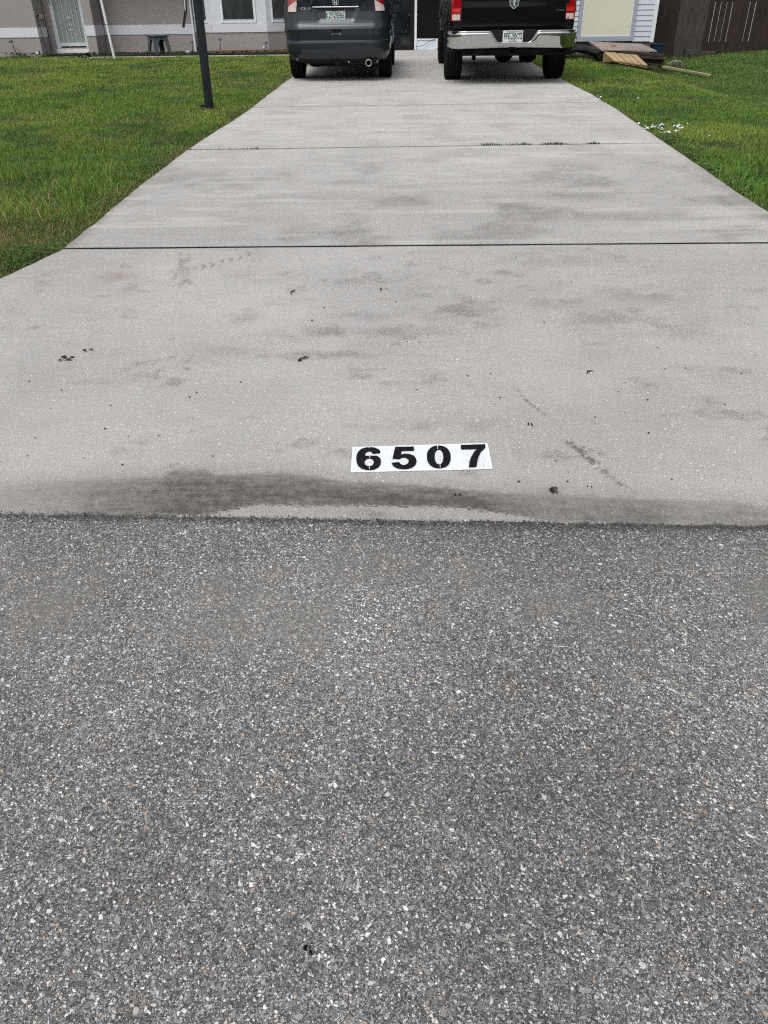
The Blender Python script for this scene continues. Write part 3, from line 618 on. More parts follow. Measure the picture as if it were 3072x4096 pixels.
# ================================================================== GRASS
def in_view(x, y, mx=450):
    z = zlawn(x, y); v = np.stack([x, y, z-CAM_H], -1)@RM.T
    px = 1536+FPX*v[:, 0]/v[:, 2]; py = 2048-FPX*v[:, 1]/v[:, 2]
    return (px > -mx) & (px < 3072+mx) & (py < 2300) & (v[:, 2] > 0)
def left_edge(Y): return np.where(Y < 4.7, ap_left(Y), dr_left(Y))+edge_wob(Y, 3)
def right_edge(Y): return np.where(Y < 4.7, ap_right(Y), dr_right(Y))+edge_wob(Y, 9)
def blades(name, side, label):
    P = []
    for (ya, yb, dens, hgt, wid) in ((2.3, 5.2, 9500, .060, .0032), (5.2, 7.5, 8000, .058, .0036), (7.5, 10, 5200, .056, .0045), (10, 14, 3000, .055, .0060), (14, 18, 1900, .055, .0075), (18, 22.6, 1300, .058, .0095)):
        xa, xb = (-12.5, -2.0) if side < 0 else (2.2, 9.6)
        xa = max(xa, -1.4-.62*yb) if side < 0 else xa
        xb = min(xb, .62*yb+1.2) if side > 0 else xb
        n = int(dens*(xb-xa)*(yb-ya)); x = rng.uniform(xa, xb, n); y = rng.uniform(ya, yb, n)
        if side < 0: k = (x < left_edge(y)+.012-.03*vnoise(x, y, 4, 201)) & (y < np.where(x > -8.2, 21.74, 22.35)) & (y > edge_y(x)+.05)
        else: k = (x > right_edge(y)-.012+.03*vnoise(x, y, 4, 202)) & ~((x < 5.5) & (y > 20.35)) & (y < 22.2) & (y > edge_y(x)+.05)
        k &= in_view(x, y)
        if side > 0: k &= ~((x > 3.85) & (x < 5.3) & (y > 17.55) & (y < 19.6))
        # bare / thin patches
        thin = np.clip(1.25-1.3*sstep(.6, .8, fbm(x, y, 1.7, 210)), .25, 1); k &= rng.random(n) < thin
        x, y = x[k], y[k]; n = len(x)
        tuft = fbm(x, y, 1.6, 220); h = .76*hgt*(.45+1.0*tuft)*(.6+.8*rng.random(n))
        edge = (left_edge(y)-x) if side < 0 else (x-right_edge(y))
        h *= .45+.55*sstep(0, .25, edge)
        if side > 0: h *= np.where((x > 3.7) & (x < 5.0) & (y > 16.7) & (y < 17.6), .5, 1)
        P.append(np.stack([x, y, h, wid*(.7+.6*rng.random(n)), edge], -1))
        if ya < 7:      # long coarse tufts near the camera
            tc = [gpt(px_, py_) for px_, py_ in ((180, 780), (300, 740), (330, 690), (90, 830), (60, 700), (240, 690), (380, 640), (20, 860), (3010, 650), (2930, 600), (3050, 760), (2980, 700))]
            for cx, cy in tc:
                if (cx < 0) != (side < 0) or not (ya <= cy < yb): continue
                m_ = 420; xx = rng.normal(cx, .16, m_); yy_ = rng.normal(cy, .20, m_)
                ok = (xx < left_edge(yy_)-.05) if side < 0 else (xx > right_edge(yy_)+.05)
                xx, yy_ = xx[ok], yy_[ok]; m_ = len(xx)
                P.append(np.stack([xx, yy_, rng.uniform(.07, .14, m_), rng.uniform(.004, .0065, m_), np.ones(m_)*.5], -1))
    P = np.concatenate(P); n = len(P); x, y, h, wd, edge = P.T
    z = zlawn(x, y)-.035+.018*(fbm(x, y, .8, 3)-.5)*2
    az_ = rng.uniform(0, 2*np.pi, n); lean = rng.uniform(.15, .95, n)*h; wa = rng.uniform(0, np.pi, n)
    dx, dy = np.cos(az_), np.sin(az_); wx, wy = np.cos(wa)*wd/2, np.sin(wa)*wd/2
    V = np.empty((n, 5, 3))
    V[:, 0] = np.stack([x-wx, y-wy, z], -1); V[:, 1] = np.stack([x+wx, y+wy, z], -1)
    mx_, my_, mz_ = x+dx*lean*.35, y+dy*lean*.35, z+h*.62
    V[:, 2] = np.stack([mx_+wx*.8, my_+wy*.8, mz_], -1); V[:, 3] = np.stack([mx_-wx*.8, my_-wy*.8, mz_], -1)
    V[:, 4] = np.stack([x+dx*lean, y+dy*lean, z+h*(1-.25*lean/h)], -1)
    b = np.arange(n)*5
    Q = np.stack([b, b+1, b+2, b+3], -1); T = np.stack([b+3, b+2, b+4], -1)
    # colour
    a = fbm(x, y, .55, 230); c = fbm(x, y, 2.3, 240); r_ = rng.random(n)
    green = np.array([.100, .185, .030]); yel = np.array([.185, .245, .050]); dark = np.array([.058, .118, .032]); brn = np.array([.25, .19, .095]); blu = np.array([.07, .17, .05])
    C = green+(yel-green)*np.clip(sstep(.40, .70, a)*.8+sstep(14, 20, y)*.35*(side < 0)+.25*(r_-.4), 0, 1)[:, None]
    C = C+(dark-C)*np.clip(sstep(.52, .28, c)*.75, 0, 1)[:, None]
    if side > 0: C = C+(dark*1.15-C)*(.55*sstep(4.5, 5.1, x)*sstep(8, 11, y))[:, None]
    bp = sstep(.54, .74, fbm(x, y, 1.1, 250))*.5+.6*(1-sstep(.02, .30, edge))+.25*sstep(8.5, 5.5, y)*(side < 0)
    if side < 0:
        for a_, b_, s_, k_ in ((60, 640, .4, .75), (150, 470*1.0, .5, .3), (440, 235, .25, .7), (290, 258, .3, .5), (230, 300, .5, .4), (180, 520, .35, .5)):
            x0, y0 = gpt(a_*K, b_*K); bp = np.maximum(bp, k_*np.exp(-((x-x0)/s_)**2-((y-y0)/s_)**2))
        x0, y0 = gpt(20*K, 505*K); bp = np.maximum(bp, 1.0*np.exp(-((x-x0)/.8)**2-((y-y0)/.4)**2))
    bp = bp*(.45 if side > 0 else 1.0)
    dry = rng.random(n) < np.clip(bp*.55+.02, 0, .65)
    C[dry] = brn*(.6+.7*rng.random((dry.sum(), 1)))
    C = C*1.52*(.70+.62*rng.random((n, 1))); C = np.clip(C, .01, .6)
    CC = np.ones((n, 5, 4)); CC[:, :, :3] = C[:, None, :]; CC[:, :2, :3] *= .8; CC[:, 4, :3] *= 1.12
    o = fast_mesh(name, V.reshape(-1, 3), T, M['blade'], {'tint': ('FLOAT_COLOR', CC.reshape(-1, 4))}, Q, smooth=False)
    return tag(o, kind='stuff', label=label, cat='grass')
blades('lawn_grass', -1, 'short green lawn grass left of the driveway')
blades('lawn_grass', 1, 'bright green lawn grass right of the driveway')

# broad-leaved weeds along the near left edge, in the bed, and in the slab joints
def leaf_patch(name, pts, label, size=(.012, .03), hgt=.05, col=((.05, .13, .03), (.11, .20, .045)), n=700, cat='weeds'):
    V = []; T = []; C = []; k = 0
    for _ in range(n):
        cx, cy, sx_, sy_ = random.choice(pts); x = random.gauss(cx, sx_); y = random.gauss(cy, sy_)
        if cx < -1.9 and cy < 21 and x > float(left_edge(np.array([y]))[0])-.01: continue
        if 1.9 < cx < 3.2 and cy < 19 and x < float(right_edge(np.array([y]))[0])+.01: continue
        z = float(zlawn(x, y))-.02+random.random()*hgt; s_ = random.uniform(*size); a = random.random()*6.28; ti = random.uniform(-.5, .6)
        u = Vector((math.cos(a), math.sin(a), ti*.5)); v_ = Vector((-math.sin(a), math.cos(a), random.uniform(-.4, .4)))
        c = Vector((x, y, z)); t = random.random(); cc = [col[0][i]*(1-t)+col[1][i]*t for i in range(3)]
        for p in (c-u*s_, c-u*s_*.2+v_*s_*.55, c+u*s_*.7+v_*s_*.35, c+u*s_*1.1, c+u*s_*.7-v_*s_*.35, c-u*s_*.2-v_*s_*.55): V.append(p); C.append(cc+[1])
        T += [(k, k+1, k+5), (k+1, k+2, k+5), (k+2, k+4, k+5), (k+2, k+3, k+4)]; k += 6
    o = fast_mesh(name, np.array(V), np.array(T), M['blade'], {'tint': ('FLOAT_COLOR', np.array(C))}, smooth=False)
    return tag(o, label, cat, kind='stuff')
wp = []
for a, b in ((20, 575), (60, 560), (100, 548), (130, 535), (5, 590), (115, 540), (300, 380), (330, 362), (345, 350), (250, 435)):
    x, y = gpt(a*K, b*K); wp.append((x-.10, y, .12, .10))
leaf_patch('edge_weeds', wp, 'small broad-leaved weeds along the near left edge of the driveway', n=1300, size=(.007, .014), hgt=.045)
wp = []
for a, b in ((1420, 300), (1450, 320), (1480, 335), (1520, 365), (1580, 400), (1350, 262)):
    x, y = gpt(a*K, b*K); wp.append((x+.08, y, .12, .15))
leaf_patch('edge_weeds', wp, 'small broad-leaved weeds along the right edge of the driveway', n=1300, size=(.010, .022), hgt=.05)
wp = [(x, 22.15, .25, .08) for x in (-9.9, -9.2, -8.05, -7.9, -7.0, -6.6, -6.1, -5.8, -5.2, -4.5, -3.9, -3.3, -6.3, -8.1)]
leaf_patch('bed_weeds', wp, 'low weeds growing along the foot of the taupe house wall', n=1500, size=(.02, .05), hgt=.10, col=((.03, .07, .02), (.08, .13, .03)))
def joint_tufts(name, segs, label):
    V = []; T = []; C = []; k = 0
    for (xa, xb, y, n) in segs:
        for _ in range(n):
            x = random.uniform(xa, xb); yy_ = y+np.interp(y, JY, JS)*x+random.gauss(0, .012); cl = vnoise(np.array([x]), np.array([1.]), 9, 300)[0]
            if random.random() > cl*1.4: continue
            z = float(zdrive(yy_))+.0; h = random.uniform(.008, .028)*(.4+cl); a = random.random()*6.28; w_ = .0045; dx, dy = math.cos(a)*h*.6, math.sin(a)*h*.6
            V += [(x-w_, yy_, z), (x+w_, yy_, z), (x+dx, yy_+dy, z+h)]; g = random.uniform(.5, 1.2); C += [[.045*g, .065*g, .025*g, 1]]*3; T.append((k, k+1, k+2)); k += 3
    return tag(fast_mesh(name, np.array(V), np.array(T), M['blade'], {'tint': ('FLOAT_COLOR', np.array(C))}, smooth=False), label, 'weeds', kind='stuff')
xa, xb = gpt(1040*K, 315*K)[0], gpt(1300*K, 313*K)[0]
xc, xd = gpt(518*K, 322*K)[0], gpt(558*K, 322*K)[0]
joint_tufts('joint_weeds', [(xa, xb, 8.205, 700), (xc, xd, 8.205, 130), (xc-.5, xd, 8.205, 40)], 'tiny green weeds sprouting from the second slab joint of the driveway')

# ================================================================== LITTER ON THE CONCRETE
def leaf_litter(name, a, b, w_, label, mat, n=5, cat='dead leaves', seed=0, group='litter on the driveway apron'):
    x, y = gpt(a*K, b*K); z = float(zdrive(y))+.008; rr = random.Random(seed); mb = MB()
    for _ in range(n):
        cx, cy = x+rr.uniform(-w_, w_), y+rr.uniform(-w_*.7, w_*.7); s_ = w_*rr.uniform(.25, .55); t = rr.random()*3.14; m_ = 7; vs = []
        for k in range(m_):
            an = 2*math.pi*k/m_; r_ = s_*(1 if k % 2 else .6)*rr.uniform(.7, 1.2)
            vs.append((cx+math.cos(an+t)*r_, cy+math.sin(an+t)*r_*.6, z+rr.uniform(.0, .012)))
        vs.append((cx, cy, z+rr.uniform(.006, .014)))
        mb.add(vs, [(k, (k+1) % m_, m_) for k in range(m_)]); mb.add([(v[0], v[1], v[2]-.002) for v in vs], [((k+1) % m_, k, m_) for k in range(m_)])
    o = mb.build(name, M[mat], smooth=60, fix=False); centred(o); return tag(o, label, cat, group)
leaf_litter('leaf_clump', 148, 779, .030, 'dark clump of dead leaf near the left side of the driveway apron', 'litter', 6, seed=1)
leaf_litter('leaf_clump', 654, 781, .024, 'black curled leaf clump left of centre, above the house number', 'litter', 6, seed=2)
leaf_litter('leaf_scrap', 190, 762, .018, 'small brown leaf scrap just above the left clump', 'litter_tan', 4, seed=3)
leaf_litter('leaf_scrap', 828, 629, .020, 'reddish brown leaf scrap below the near joint at centre', 'litter_tan', 4, seed=4)
leaf_litter('leaf_scrap', 672, 698, .010, 'small dark seed between the two tyre-stained patches', 'litter', 2, seed=5)
leaf_litter('leaf_scrap', 1144, 924, .010, 'black seed pod to the upper right of the number seven', 'litter', 3, seed=6)
leaf_litter('leaf_scrap', 1195, 1064, .020, 'scattered black crumbs at the top of the dark gutter stain, right of the number', 'litter', 8, seed=7)
leaf_litter('leaf_scrap', 1272, 1058, .009, 'single black crumb at the right of the gutter stain', 'litter', 2, seed=8)
leaf_litter('leaf_scrap', 985, 1075, .014, 'dark twiggy scrap lying in the gutter stain below the number', 'litter', 3, seed=9)
leaf_litter('tar_lump', 665, 2060, .008, 'small black lump on the asphalt near the bottom of the picture', 'black', 8, 'tar lump', 21, None)
def twig(a, b, c, d, label, r_=.0025):
    p, q_ = gpt(a*K, b*K), gpt(c*K, d*K); mx_ = ((p[0]+q_[0])/2-.012, (p[1]+q_[1])/2)
    mb = MB(); mb.tube([(p[0], p[1], zdrive(p[1])+.010), (mx_[0], mx_[1], zdrive(mx_[1])+.014), (q_[0], q_[1], zdrive(q_[1])+.009)], [r_, r_*1.3, r_*.5], 6)
    o = mb.build('twig', M['litter'], smooth=60); centred(o); tag(o, label, 'twig', 'litter on the driveway apron')
twig(637, 631, 630, 641, 'short curved dark twig below the near joint, left of centre')
twig(1268, 811, 1281, 805, 'thin straight twig on the right half of the apron')
# small dark seeds scattered over the slab: too many and too alike to name
mb = MB(); rr = random.Random(5)
SP = [(64, 828), (134, 847), (110, 886), (278, 947), (77, 950), (410, 862), (228, 930), (343, 945), (182, 993), (1080, 863), (1436, 800), (1565, 878), (1480, 799), (1010, 816), (1060, 812), (1398, 868), (1335, 850), (1285, 905), (1400, 940), (1350, 830), (1630, 772), (1600, 812), (830, 800), (520, 830), (425, 852), (900, 846),
      (1200, 1000), (1225, 1045), (1120, 1045), (60, 988), (1450, 1040), (460, 990), (855, 655), (880, 742), (906, 744), (1234, 612), (1175, 700), (1100, 615), (1420, 755), (700, 668), (265, 1008), (240, 880)]
for a, b in SP+[(rr.uniform(0, 1659), rr.uniform(600, 1060)) for _ in range(150)]:
    x, y = gpt(a*K, b*K); z = float(zdrive(y))+.008; s_ = rr.uniform(.0022, .0046) if (a, b) in SP else rr.uniform(.001, .002)
    mb.lathe([(0, 0), (s_, s_*.3), (s_*.9, s_*.8), (0, s_*1.1)], (x, y, z), 6)
tag(mb.build('dark_seeds', M['litter'], smooth=80, fix=False), 'tiny dark seeds scattered over the driveway apron', 'seeds', kind='stuff')
# crumbs of asphalt and grit along the road edge
V = []; T = []; k = 0
for _ in range(3000):
    x = random.uniform(-1.9, 1.7); d = random.gauss(-.004, .011) if random.random() < .8 else random.gauss(-.01, .03)
    y = float(edge_y(x))+d; z = float(zdrive(y))+.004; s_ = random.uniform(.0012, .0042); 
    pts_ = [Vector((random.uniform(-1, 1), random.uniform(-1, 1), 0)).normalized()*s_ for _ in range(3)]
    c = Vector((x, y, z)); V += [c+pts_[0], c+pts_[1], c+pts_[2], c+Vector((0, 0, s_*1.2))]; T += [(k, k+1, k+3), (k+1, k+2, k+3), (k+2, k, k+3)]; k += 4
tag(fast_mesh('road_edge_grit', np.array(V), np.array(T), M['grit'], smooth=False), 'dark grit and crumbs along the seam between asphalt and concrete', 'grit', kind='stuff')

# ================================================================== WHITE BLOSSOMS
def flower_mesh():
    mb = MB()
    for k in range(5):
        a = k*1.2566; u = Vector((math.cos(a), math.sin(a), .25)); v_ = Vector((-math.sin(a), math.cos(a), 0))
        mb.add([Vector((0, 0, 0)), u*.012+v_*.009, u*.024+Vector((0, 0, .003)), u*.012-v_*.009], [(0, 1, 2, 3)])
    mb.lathe([(0, 0), (.004, .001), (.003, .005), (0, .006)], (0, 0, 0), 6); return mb
src = None; fl = []
for cx, cy, n in ((600, 225, 13), (470, 250, 7), (600, 290, 5), (690, 215, 4), (860, 250, 9), (935, 250, 4), (830, 310, 3), (340, 275, 2), (375, 290, 2), (230, 190, 1), (745, 325, 2), (610, 330, 2), (560, 190, 3), (985, 315, 1), (1000, 210, 1), (1330, 345, 1), (1415, 375, 1), (650, 370, 1), (1130, 295, 1)):
    for _ in range(int(n*1.8+.5)): fl.append((2500+(cx+random.gauss(0, 22))*.2411, 450+(cy+random.gauss(0, 16))*.2411))
for a, b in ((480, 325), (470, 330), (540, 358), (548, 355), (597, 375), (795, 360), (530, 345)): fl.append((2072+a*.603, 180+b*.603))
for a, b in fl:
    x, y = gpt(a, b)
    if src is None: o = src = flower_mesh().build('white_blossom', M['petal'], fix=False)
    else: o = src.copy(); COL.objects.link(o)
    o.location = (x, y, float(zlawn(x, y))+random.uniform(.0, .02)); s_ = random.uniform(.42, .85); o.scale = (s_, s_, s_)
    o.rotation_euler = (random.uniform(-.5, .6), random.uniform(-.5, .5), random.random()*6)
    tag(o, 'small white blossom lying in the grass by the right driveway edge', 'blossom', 'white blossoms fallen on the right lawn')

# ================================================================== HOUSE
house = empty('house', (-4, 22.9, .5), 'single storey taupe stucco house with pale band, bay window and siding-clad garage end', 'house')
def hb(name, mat, boxes, bevel=0, parent=house):
    mb = MB()
    for b_ in boxes: mb.box(*b_)
    return mb.build(name, M[mat], parent, bevel=bevel)
ZT = 3.0
# taupe walls (front faces at given Y)
hb('left_block_wall', 'taupe', [(-16, -9.285, 22.30, 22.88, .30, .912), (-16, -9.285, 22.30, 22.88, 1.124, ZT)])
hb('entry_wall', 'taupe', [(-9.28, -9.13, 22.90, 23.4, .30, ZT), (-8.28, -8.16, 22.90, 23.4, .30, ZT), (-9.13, -8.28, 22.96, 23.4, 2.60, ZT)])
hb('entry_pilaster', 'taupe', [(-8.155, -7.925, 22.50, 23.18, .30, .924), (-8.155, -7.925, 22.50, 23.18, 1.150, ZT)])
hb('main_wall', 'taupe', [(-7.92, -5.53, 23.20, 23.6, .30, .924), (-7.92, -5.53, 23.20, 23.6, 1.142, ZT)])
hb('wall_band', 'band', [(-16, -9.28, 22.285, 22.87, .914, 1.122)], .006)
hb('wall_band', 'band', [(-8.16, -7.912, 22.485, 23.17, .926, 1.148)], .006)
hb('wall_band', 'band', [(-7.91, -5.56, 23.185, 23.58, .926, 1.140)], .006)
# bay window: three facets
bay = [(-5.555, 23.2), (-5.0, 22.7), (-3.61, 22.7), (-3.05, 23.2)]
def facet(mb, a, b, z0, z1, off=0, th=.25):
    a, b = Vector((*a, 0)), Vector((*b, 0)); d = (b-a).normalized(); nrm = Vector((d.y, -d.x, 0)); a2 = a+nrm*off; b2 = b+nrm*off
    c = b+(-nrm)*th; e = a+(-nrm)*th
    return mb.add([(p.x, p.y, z) for z in (z0, z1) for p in (a2, b2, c, e)], [(0, 3, 2, 1), (4, 5, 6, 7), (0, 1, 5, 4), (1, 2, 6, 5), (2, 3, 7, 6), (3, 0, 4, 7)])
mb = MB()
for i in range(3): facet(mb, bay[i], bay[i+1], .30, .957)
mb.build('bay_base', M['taupe'], house)
mb = MB()
for i in range(3): facet(mb, bay[i], bay[i+1], .960, 1.155, .018)
mb.build('bay_band', M['band'], house, bevel=.005)
mb = MB()
for i in range(3): facet(mb, bay[i], bay[i+1], 2.35, ZT)
mb.build('bay_head', M['band'], house)
def lerp2(a, b, t): return (a[0]*(1-t)+b[0]*t, a[1]*(1-t)+b[1]*t)
def bay_window(i, t0, t1, frame_w):
    a, b = bay[i], bay[i+1]; p, q_ = lerp2(a, b, t0), lerp2(a, b, t1)
    mb = MB(); facet(mb, a, p, 1.158, 2.348, .004, .2); mb.build('bay_panel', M['band'], house)
    mb = MB(); facet(mb, q_, b, 1.158, 2.348, .004, .2); mb.build('bay_panel', M['band'], house)
    wmb = MB(); L_ = math.dist(p, q_); f = frame_w/L_
    facet(wmb, p, lerp2(p, q_, f), 1.16, 2.34, .03, .06); facet(wmb, lerp2(p, q_, 1-f), q_, 1.16, 2.34, .03, .06)
    facet(wmb, lerp2(p, q_, f), lerp2(p, q_, 1-f), 1.16, 1.212, .026, .06); facet(wmb, lerp2(p, q_, f), lerp2(p, q_, 1-f), 2.29, 2.34, .026, .06)
    wn = wmb.build('window', M['trim'], house, bevel=.004)
    g = MB(); facet(g, lerp2(p, q_, f), lerp2(p, q_, 1-f), 1.215, 2.288, -.012, .03); g.build('pane', M['window_glass'], wn)
    s_ = MB(); facet(s_, lerp2(p, q_, f*1.1), lerp2(p, q_, 1-f*1.1), 1.216, 1.24, -.002, .01); s_.build('sash', M['frame_blue'], wn)
    if i == 1:
        c_ = MB(); u0, u1 = lerp2(p, q_, .1), lerp2(p, q_, .5); n_ = 12; vs = []; fs = []
        for k in range(n_+1):
            x_, y_ = lerp2(u0, u1, k/n_); y_ += .10+.025*math.sin(k*2.1); sh = .12*max(0, k/n_-.45)**2*3
            vs += [(x_, y_, 1.23+sh), (x_+.05, y_, 2.28)]
        fs = [(2*k, 2*k+2, 2*k+3, 2*k+1) for k in range(n_)]
        c_.add(vs, fs); c_.build('curtain', M['taupe'], wn, smooth=60, fix=False)
bay_window(0, .08, .80, .03); bay_window(1, .185, .815, .055); bay_window(2, .20, .90, .03)
for k, x in enumerate((-5.02, -4.70, -4.33, -3.97, -3.62)):
    mb = MB(); mb.lathe([(0, -.006), (.009, -.004), (.009, 0)], (x, 22.672, .955), 8, 'Y'); mb.build('band_screw', M['steel'], house)
mb = MB(); mb.box(-5.60, -5.565, 23.08, 23.19, .40, 2.6); mb.build('corner_trim', M['trim'], house)
# wall between bay and garage
hb('garage_side_wall', 'taupe', [(-3.02, -1.62, 23.20, 23.6, .30, ZT)])
hb('wall_band', 'band', [(-3.01, -1.62, 23.18, 23.19, .96, 1.155)])
hb('screen_header', 'trim', [(-1.60, 3.17, 22.92, 23.1, 2.45, ZT)])
# screened garage opening: dark screens in white frame over a pale kick panel
sw = hb('screen_frame', 'trim', [(.082, .14, 22.86, 22.93, .528, 2.45), (.14, .66, 22.865, 22.925, .742, .772), (.14, .66, 22.868, 22.922, .528, .548), (.62, .662, 22.862, 22.928, .549, .741)], .003)
for x_ in (1.9, 3.1): hb('screen_post', 'trim', [(x_, x_+.05, 22.862, 22.928, .549, 2.45)], .003)
hb('kick_panel', 'kick', [(.141, .619, 22.885, 22.915, .550, .740), (.664, 1.898, 22.885, 22.915, .550, .770), (1.952, 3.098, 22.885, 22.915, .550, .770)])
hb('screen', 'screen', [(.141, .619, 22.89, 22.91, .773, 2.448), (.6195, 1.898, 22.892, 22.912, .773, 2.448), (1.952, 3.098, 22.89, 22.91, .773, 2.448)])
bd = hb('black_door', 'dark_glass', [(-1.60, .075, 22.90, 22.93, .528, 2.448)])
hb('door_rail', 'black', [(-1.2, .00, 22.88, 22.898, .90, .93), (-.02, .07, 22.875, 22.898, .53, 2.44), (-1.2, -.02, 22.88, 22.897, .53, .60)], 0, bd)
mb = MB()
for gx_, gy_, r_ in ((485, 383, .011), (555, 380, .006), (400, 773, .007), (537, 1245, .008), (485, 1245, .006), (442, 510, .004), (427, 555, .004), (522, 556, .004), (524, 618, .004), (583, 105, .006), (430, 618, .004)):
    d_ = ray(1560+gx_*260/1659, gy_*260/1659); t_ = 22.885/d_[1]; mb.lathe([(0, -.010), (r_*.8, -.007), (r_, 0), (r_*.6, .008)], (t_*d_[0], 22.885, CAM_H+t_*d_[2]), 10, 'Y')
mb.build('door_glint', M['chrome'], bd, smooth=50)  # chrome dots added as glints of small lights mirrored in the black door
d_ = ray(1560+710*260/1659, 375*260/1659); t_ = 22.87/d_[1]
mb = MB(); mb.lathe([(0, -.014), (.010, -.010), (.012, 0), (.006, .02)], (t_*d_[0], 22.87, CAM_H+t_*d_[2]), 12, 'Y'); mb.build('screen_latch', M['chrome'], house, smooth=50)
# storm door
dz0, dz1 = .67, 2.60
door = hb('storm_door', 'door_white', [(-9.125, -9.025, 22.905, 22.95, .668, 2.58), (-8.36, -8.285, 22.905, 22.95, .668, 2.58), (-9.023, -8.362, 22.907, 22.948, .70, .775), (-9.023, -8.362, 22.907, 22.948, 2.5, 2.58)], .004)
hb('door_glass', 'door_panel', [(-9.023, -8.362, 22.932, 22.945, .778, 2.498)], 0, door)
mb = MB()
for k in range(5):
    x = -8.91+k*.115; mb.tube([(x, 22.915, .777), (x, 22.915, 2.5)], .0055, 8)
xc_ = -8.68
for z_, s_ in ((1.14, 1), (1.06, -1), (1.30, 1)):
    for sg in (-1, 1):
        pts = []
        for k in range(16):
            a = k/15*4.6; r_ = .030*(1-k/22); pts.append((xc_+sg*(.034+math.cos(a+3.14)*r_), 22.91, z_+s_*math.sin(a)*r_))
        mb.tube(pts, .005, 6)
mb.build('scroll_bar', M['white'], door, smooth=60)
hb('door_sweep', 'beige', [(-9.12, -8.29, 22.90, 22.94, .635, .666)], 0, door)
mb = MB(); mb.tube([(-9.075, 22.89, 1.62), (-9.075, 22.86, 1.63), (-9.075, 22.86, 1.75), (-9.075, 22.89, 1.76)], .008, 8); mb.build('door_handle', M['black'], door, smooth=60)
hb('door_sill', 'trim', [(-9.13, -8.28, 22.84, 23.3, .545, .633)], .006)
# garage end with lap siding
sid = MB(); z = .735; LAP = .1
def laps(mb, x0, x1, y, z0, z1):
    z_ = z0
    while z_ < z1:
        zt = min(z_+LAP, z1); mb.add([(x0, y-.016, z_), (x1, y-.016, z_), (x1, y-.002, zt), (x0, y-.002, zt), (x0, y+.01, z_), (x1, y+.01, z_), (x1, y+.01, zt), (x0, y+.01, zt)],
            [(0, 1, 2, 3), (0, 4, 5, 1), (3, 2, 6, 7), (4, 7, 6, 5), (0, 3, 7, 4), (1, 5, 6, 2)]); z_ += LAP
laps(sid, 3.12, 3.72, 20.5, .735, ZT); laps(sid, 4.985, 5.37, 20.5, .735, ZT); laps(sid, 3.72, 4.985, 20.5, 2.7, ZT)
sid.build('lap_siding', M['siding'], house)
hb('siding_core', 'block', [(3.12, 5.40, 20.512, 20.62, .74, ZT)])
hb('side_wall', 'taupe', [(3.2, 3.3, 20.63, 22.85, .3, ZT), (5.30, 5.42, 20.63, 26.5, .74, ZT)])
hb('corner_board', 'trim', [(5.372, 5.455, 20.47, 20.60, .715, ZT)], .004)
hb('foundation', 'block', [(3.12, 5.42, 20.53, 20.72, .25, .733), (5.26, 5.42, 20.73, 26.5, .25, .735)])
pd = hb('panel_frame', 'frame_blue', [(3.725, 3.80, 20.44, 20.51, .80, 2.6), (4.905, 4.98, 20.44, 20.51, .80, 2.6), (3.725, 4.98, 20.435, 20.51, .745, .84), (3.80, 4.905, 20.44, 20.51, 2.53, 2.6)], .004)
hb('cream_panel', 'cream', [(3.83, 4.878, 20.462, 20.50, .868, 2.50)], .002)
hb('panel_bead', 'trim', [(3.803, 3.828, 20.452, 20.50, .842, 2.528), (4.880, 4.903, 20.452, 20.50, .842, 2.528), (3.829, 4.879, 20.453, 20.50, .842, .866)])
# roof
rf = MB()
rf.add([(-16.6, 22.05, 3.0), (2.9, 22.25, 3.0), (6.0, 33, 3.0), (-16.6, 33, 3.0), (-11, 27, 4.6), (1.5, 27, 4.6)],
       [(0, 3, 2, 1), (0, 1, 5, 4), (1, 2, 5), (2, 3, 4, 5), (3, 0, 4)])
rf.build('roof', M['roof'], house)
hb('rear_wall', 'taupe', [(-15.9, 5.3, 31.8, 32, .3, 2.74), (-15.98, -15.8, 22.89, 31.79, .3, 2.74)])

# outlet box with cord by the door
ob = empty('outlet_box', (-9.30, 22.6, 1.2), 'beige outlet box with a drooping cord on the wall left of the white door', 'outlet box')
mb = MB(); mb.box(-9.272, -9.225, 22.50, 22.72, 1.30, 1.40); mb.build('box', M['beige'], ob, bevel=.01)
mb = MB(); mb.tube([(-9.25, 22.50, 1.38), (-9.30, 22.44, 1.375), (-9.36, 22.40, 1.40)], .012, 8); mb.build('plug', M['black'], ob, smooth=60)
mb = MB(); mb.tube([(-9.36, 22.40, 1.40), (-9.28, 22.40, 1.36), (-9.24, 22.38, 1.20), (-9.235, 22.4, .95), (-9.21, 22.38, .75), (-9.205, 22.38, .55)], .006, 6); mb.build('cord', M['black'], ob, smooth=60)
# drooping cable over the kick panel
mb = MB(); pts = []
for gx_, gy_ in ((650, 1190), (740, 1180), (850, 1160), (930, 1105), (1010, 1060), (1100, 1010), (1180, 985)):
    d_ = ray(1560+gx_*260/1659, gy_*260/1659); t_ = 22.83/d_[1]; pts.append((t_*d_[0], 22.83, CAM_H+t_*d_[2]))
mb.tube(pts, .005, 6); o = mb.build('hanging_cable', M['black'], smooth=60); centred(o); tag(o, 'thin dark cable drooping across the pale kick panel beside the truck', 'cable')
# door mat
mb = MB(); mb.box(-9.28, -8.45, 22.48, 22.80, .49, .535); o = mb.build('door_mat', M['black'], bevel=.01); centred(o); tag(o, 'black door mat on the step below the white storm door', 'door mat')
mb = MB(); mb.box(-9.3, -8.2, 22.40, 22.88, .3, .488); tag(mb.build('entry_step', M['concrete_plain'], bevel=.01), kind='structure')

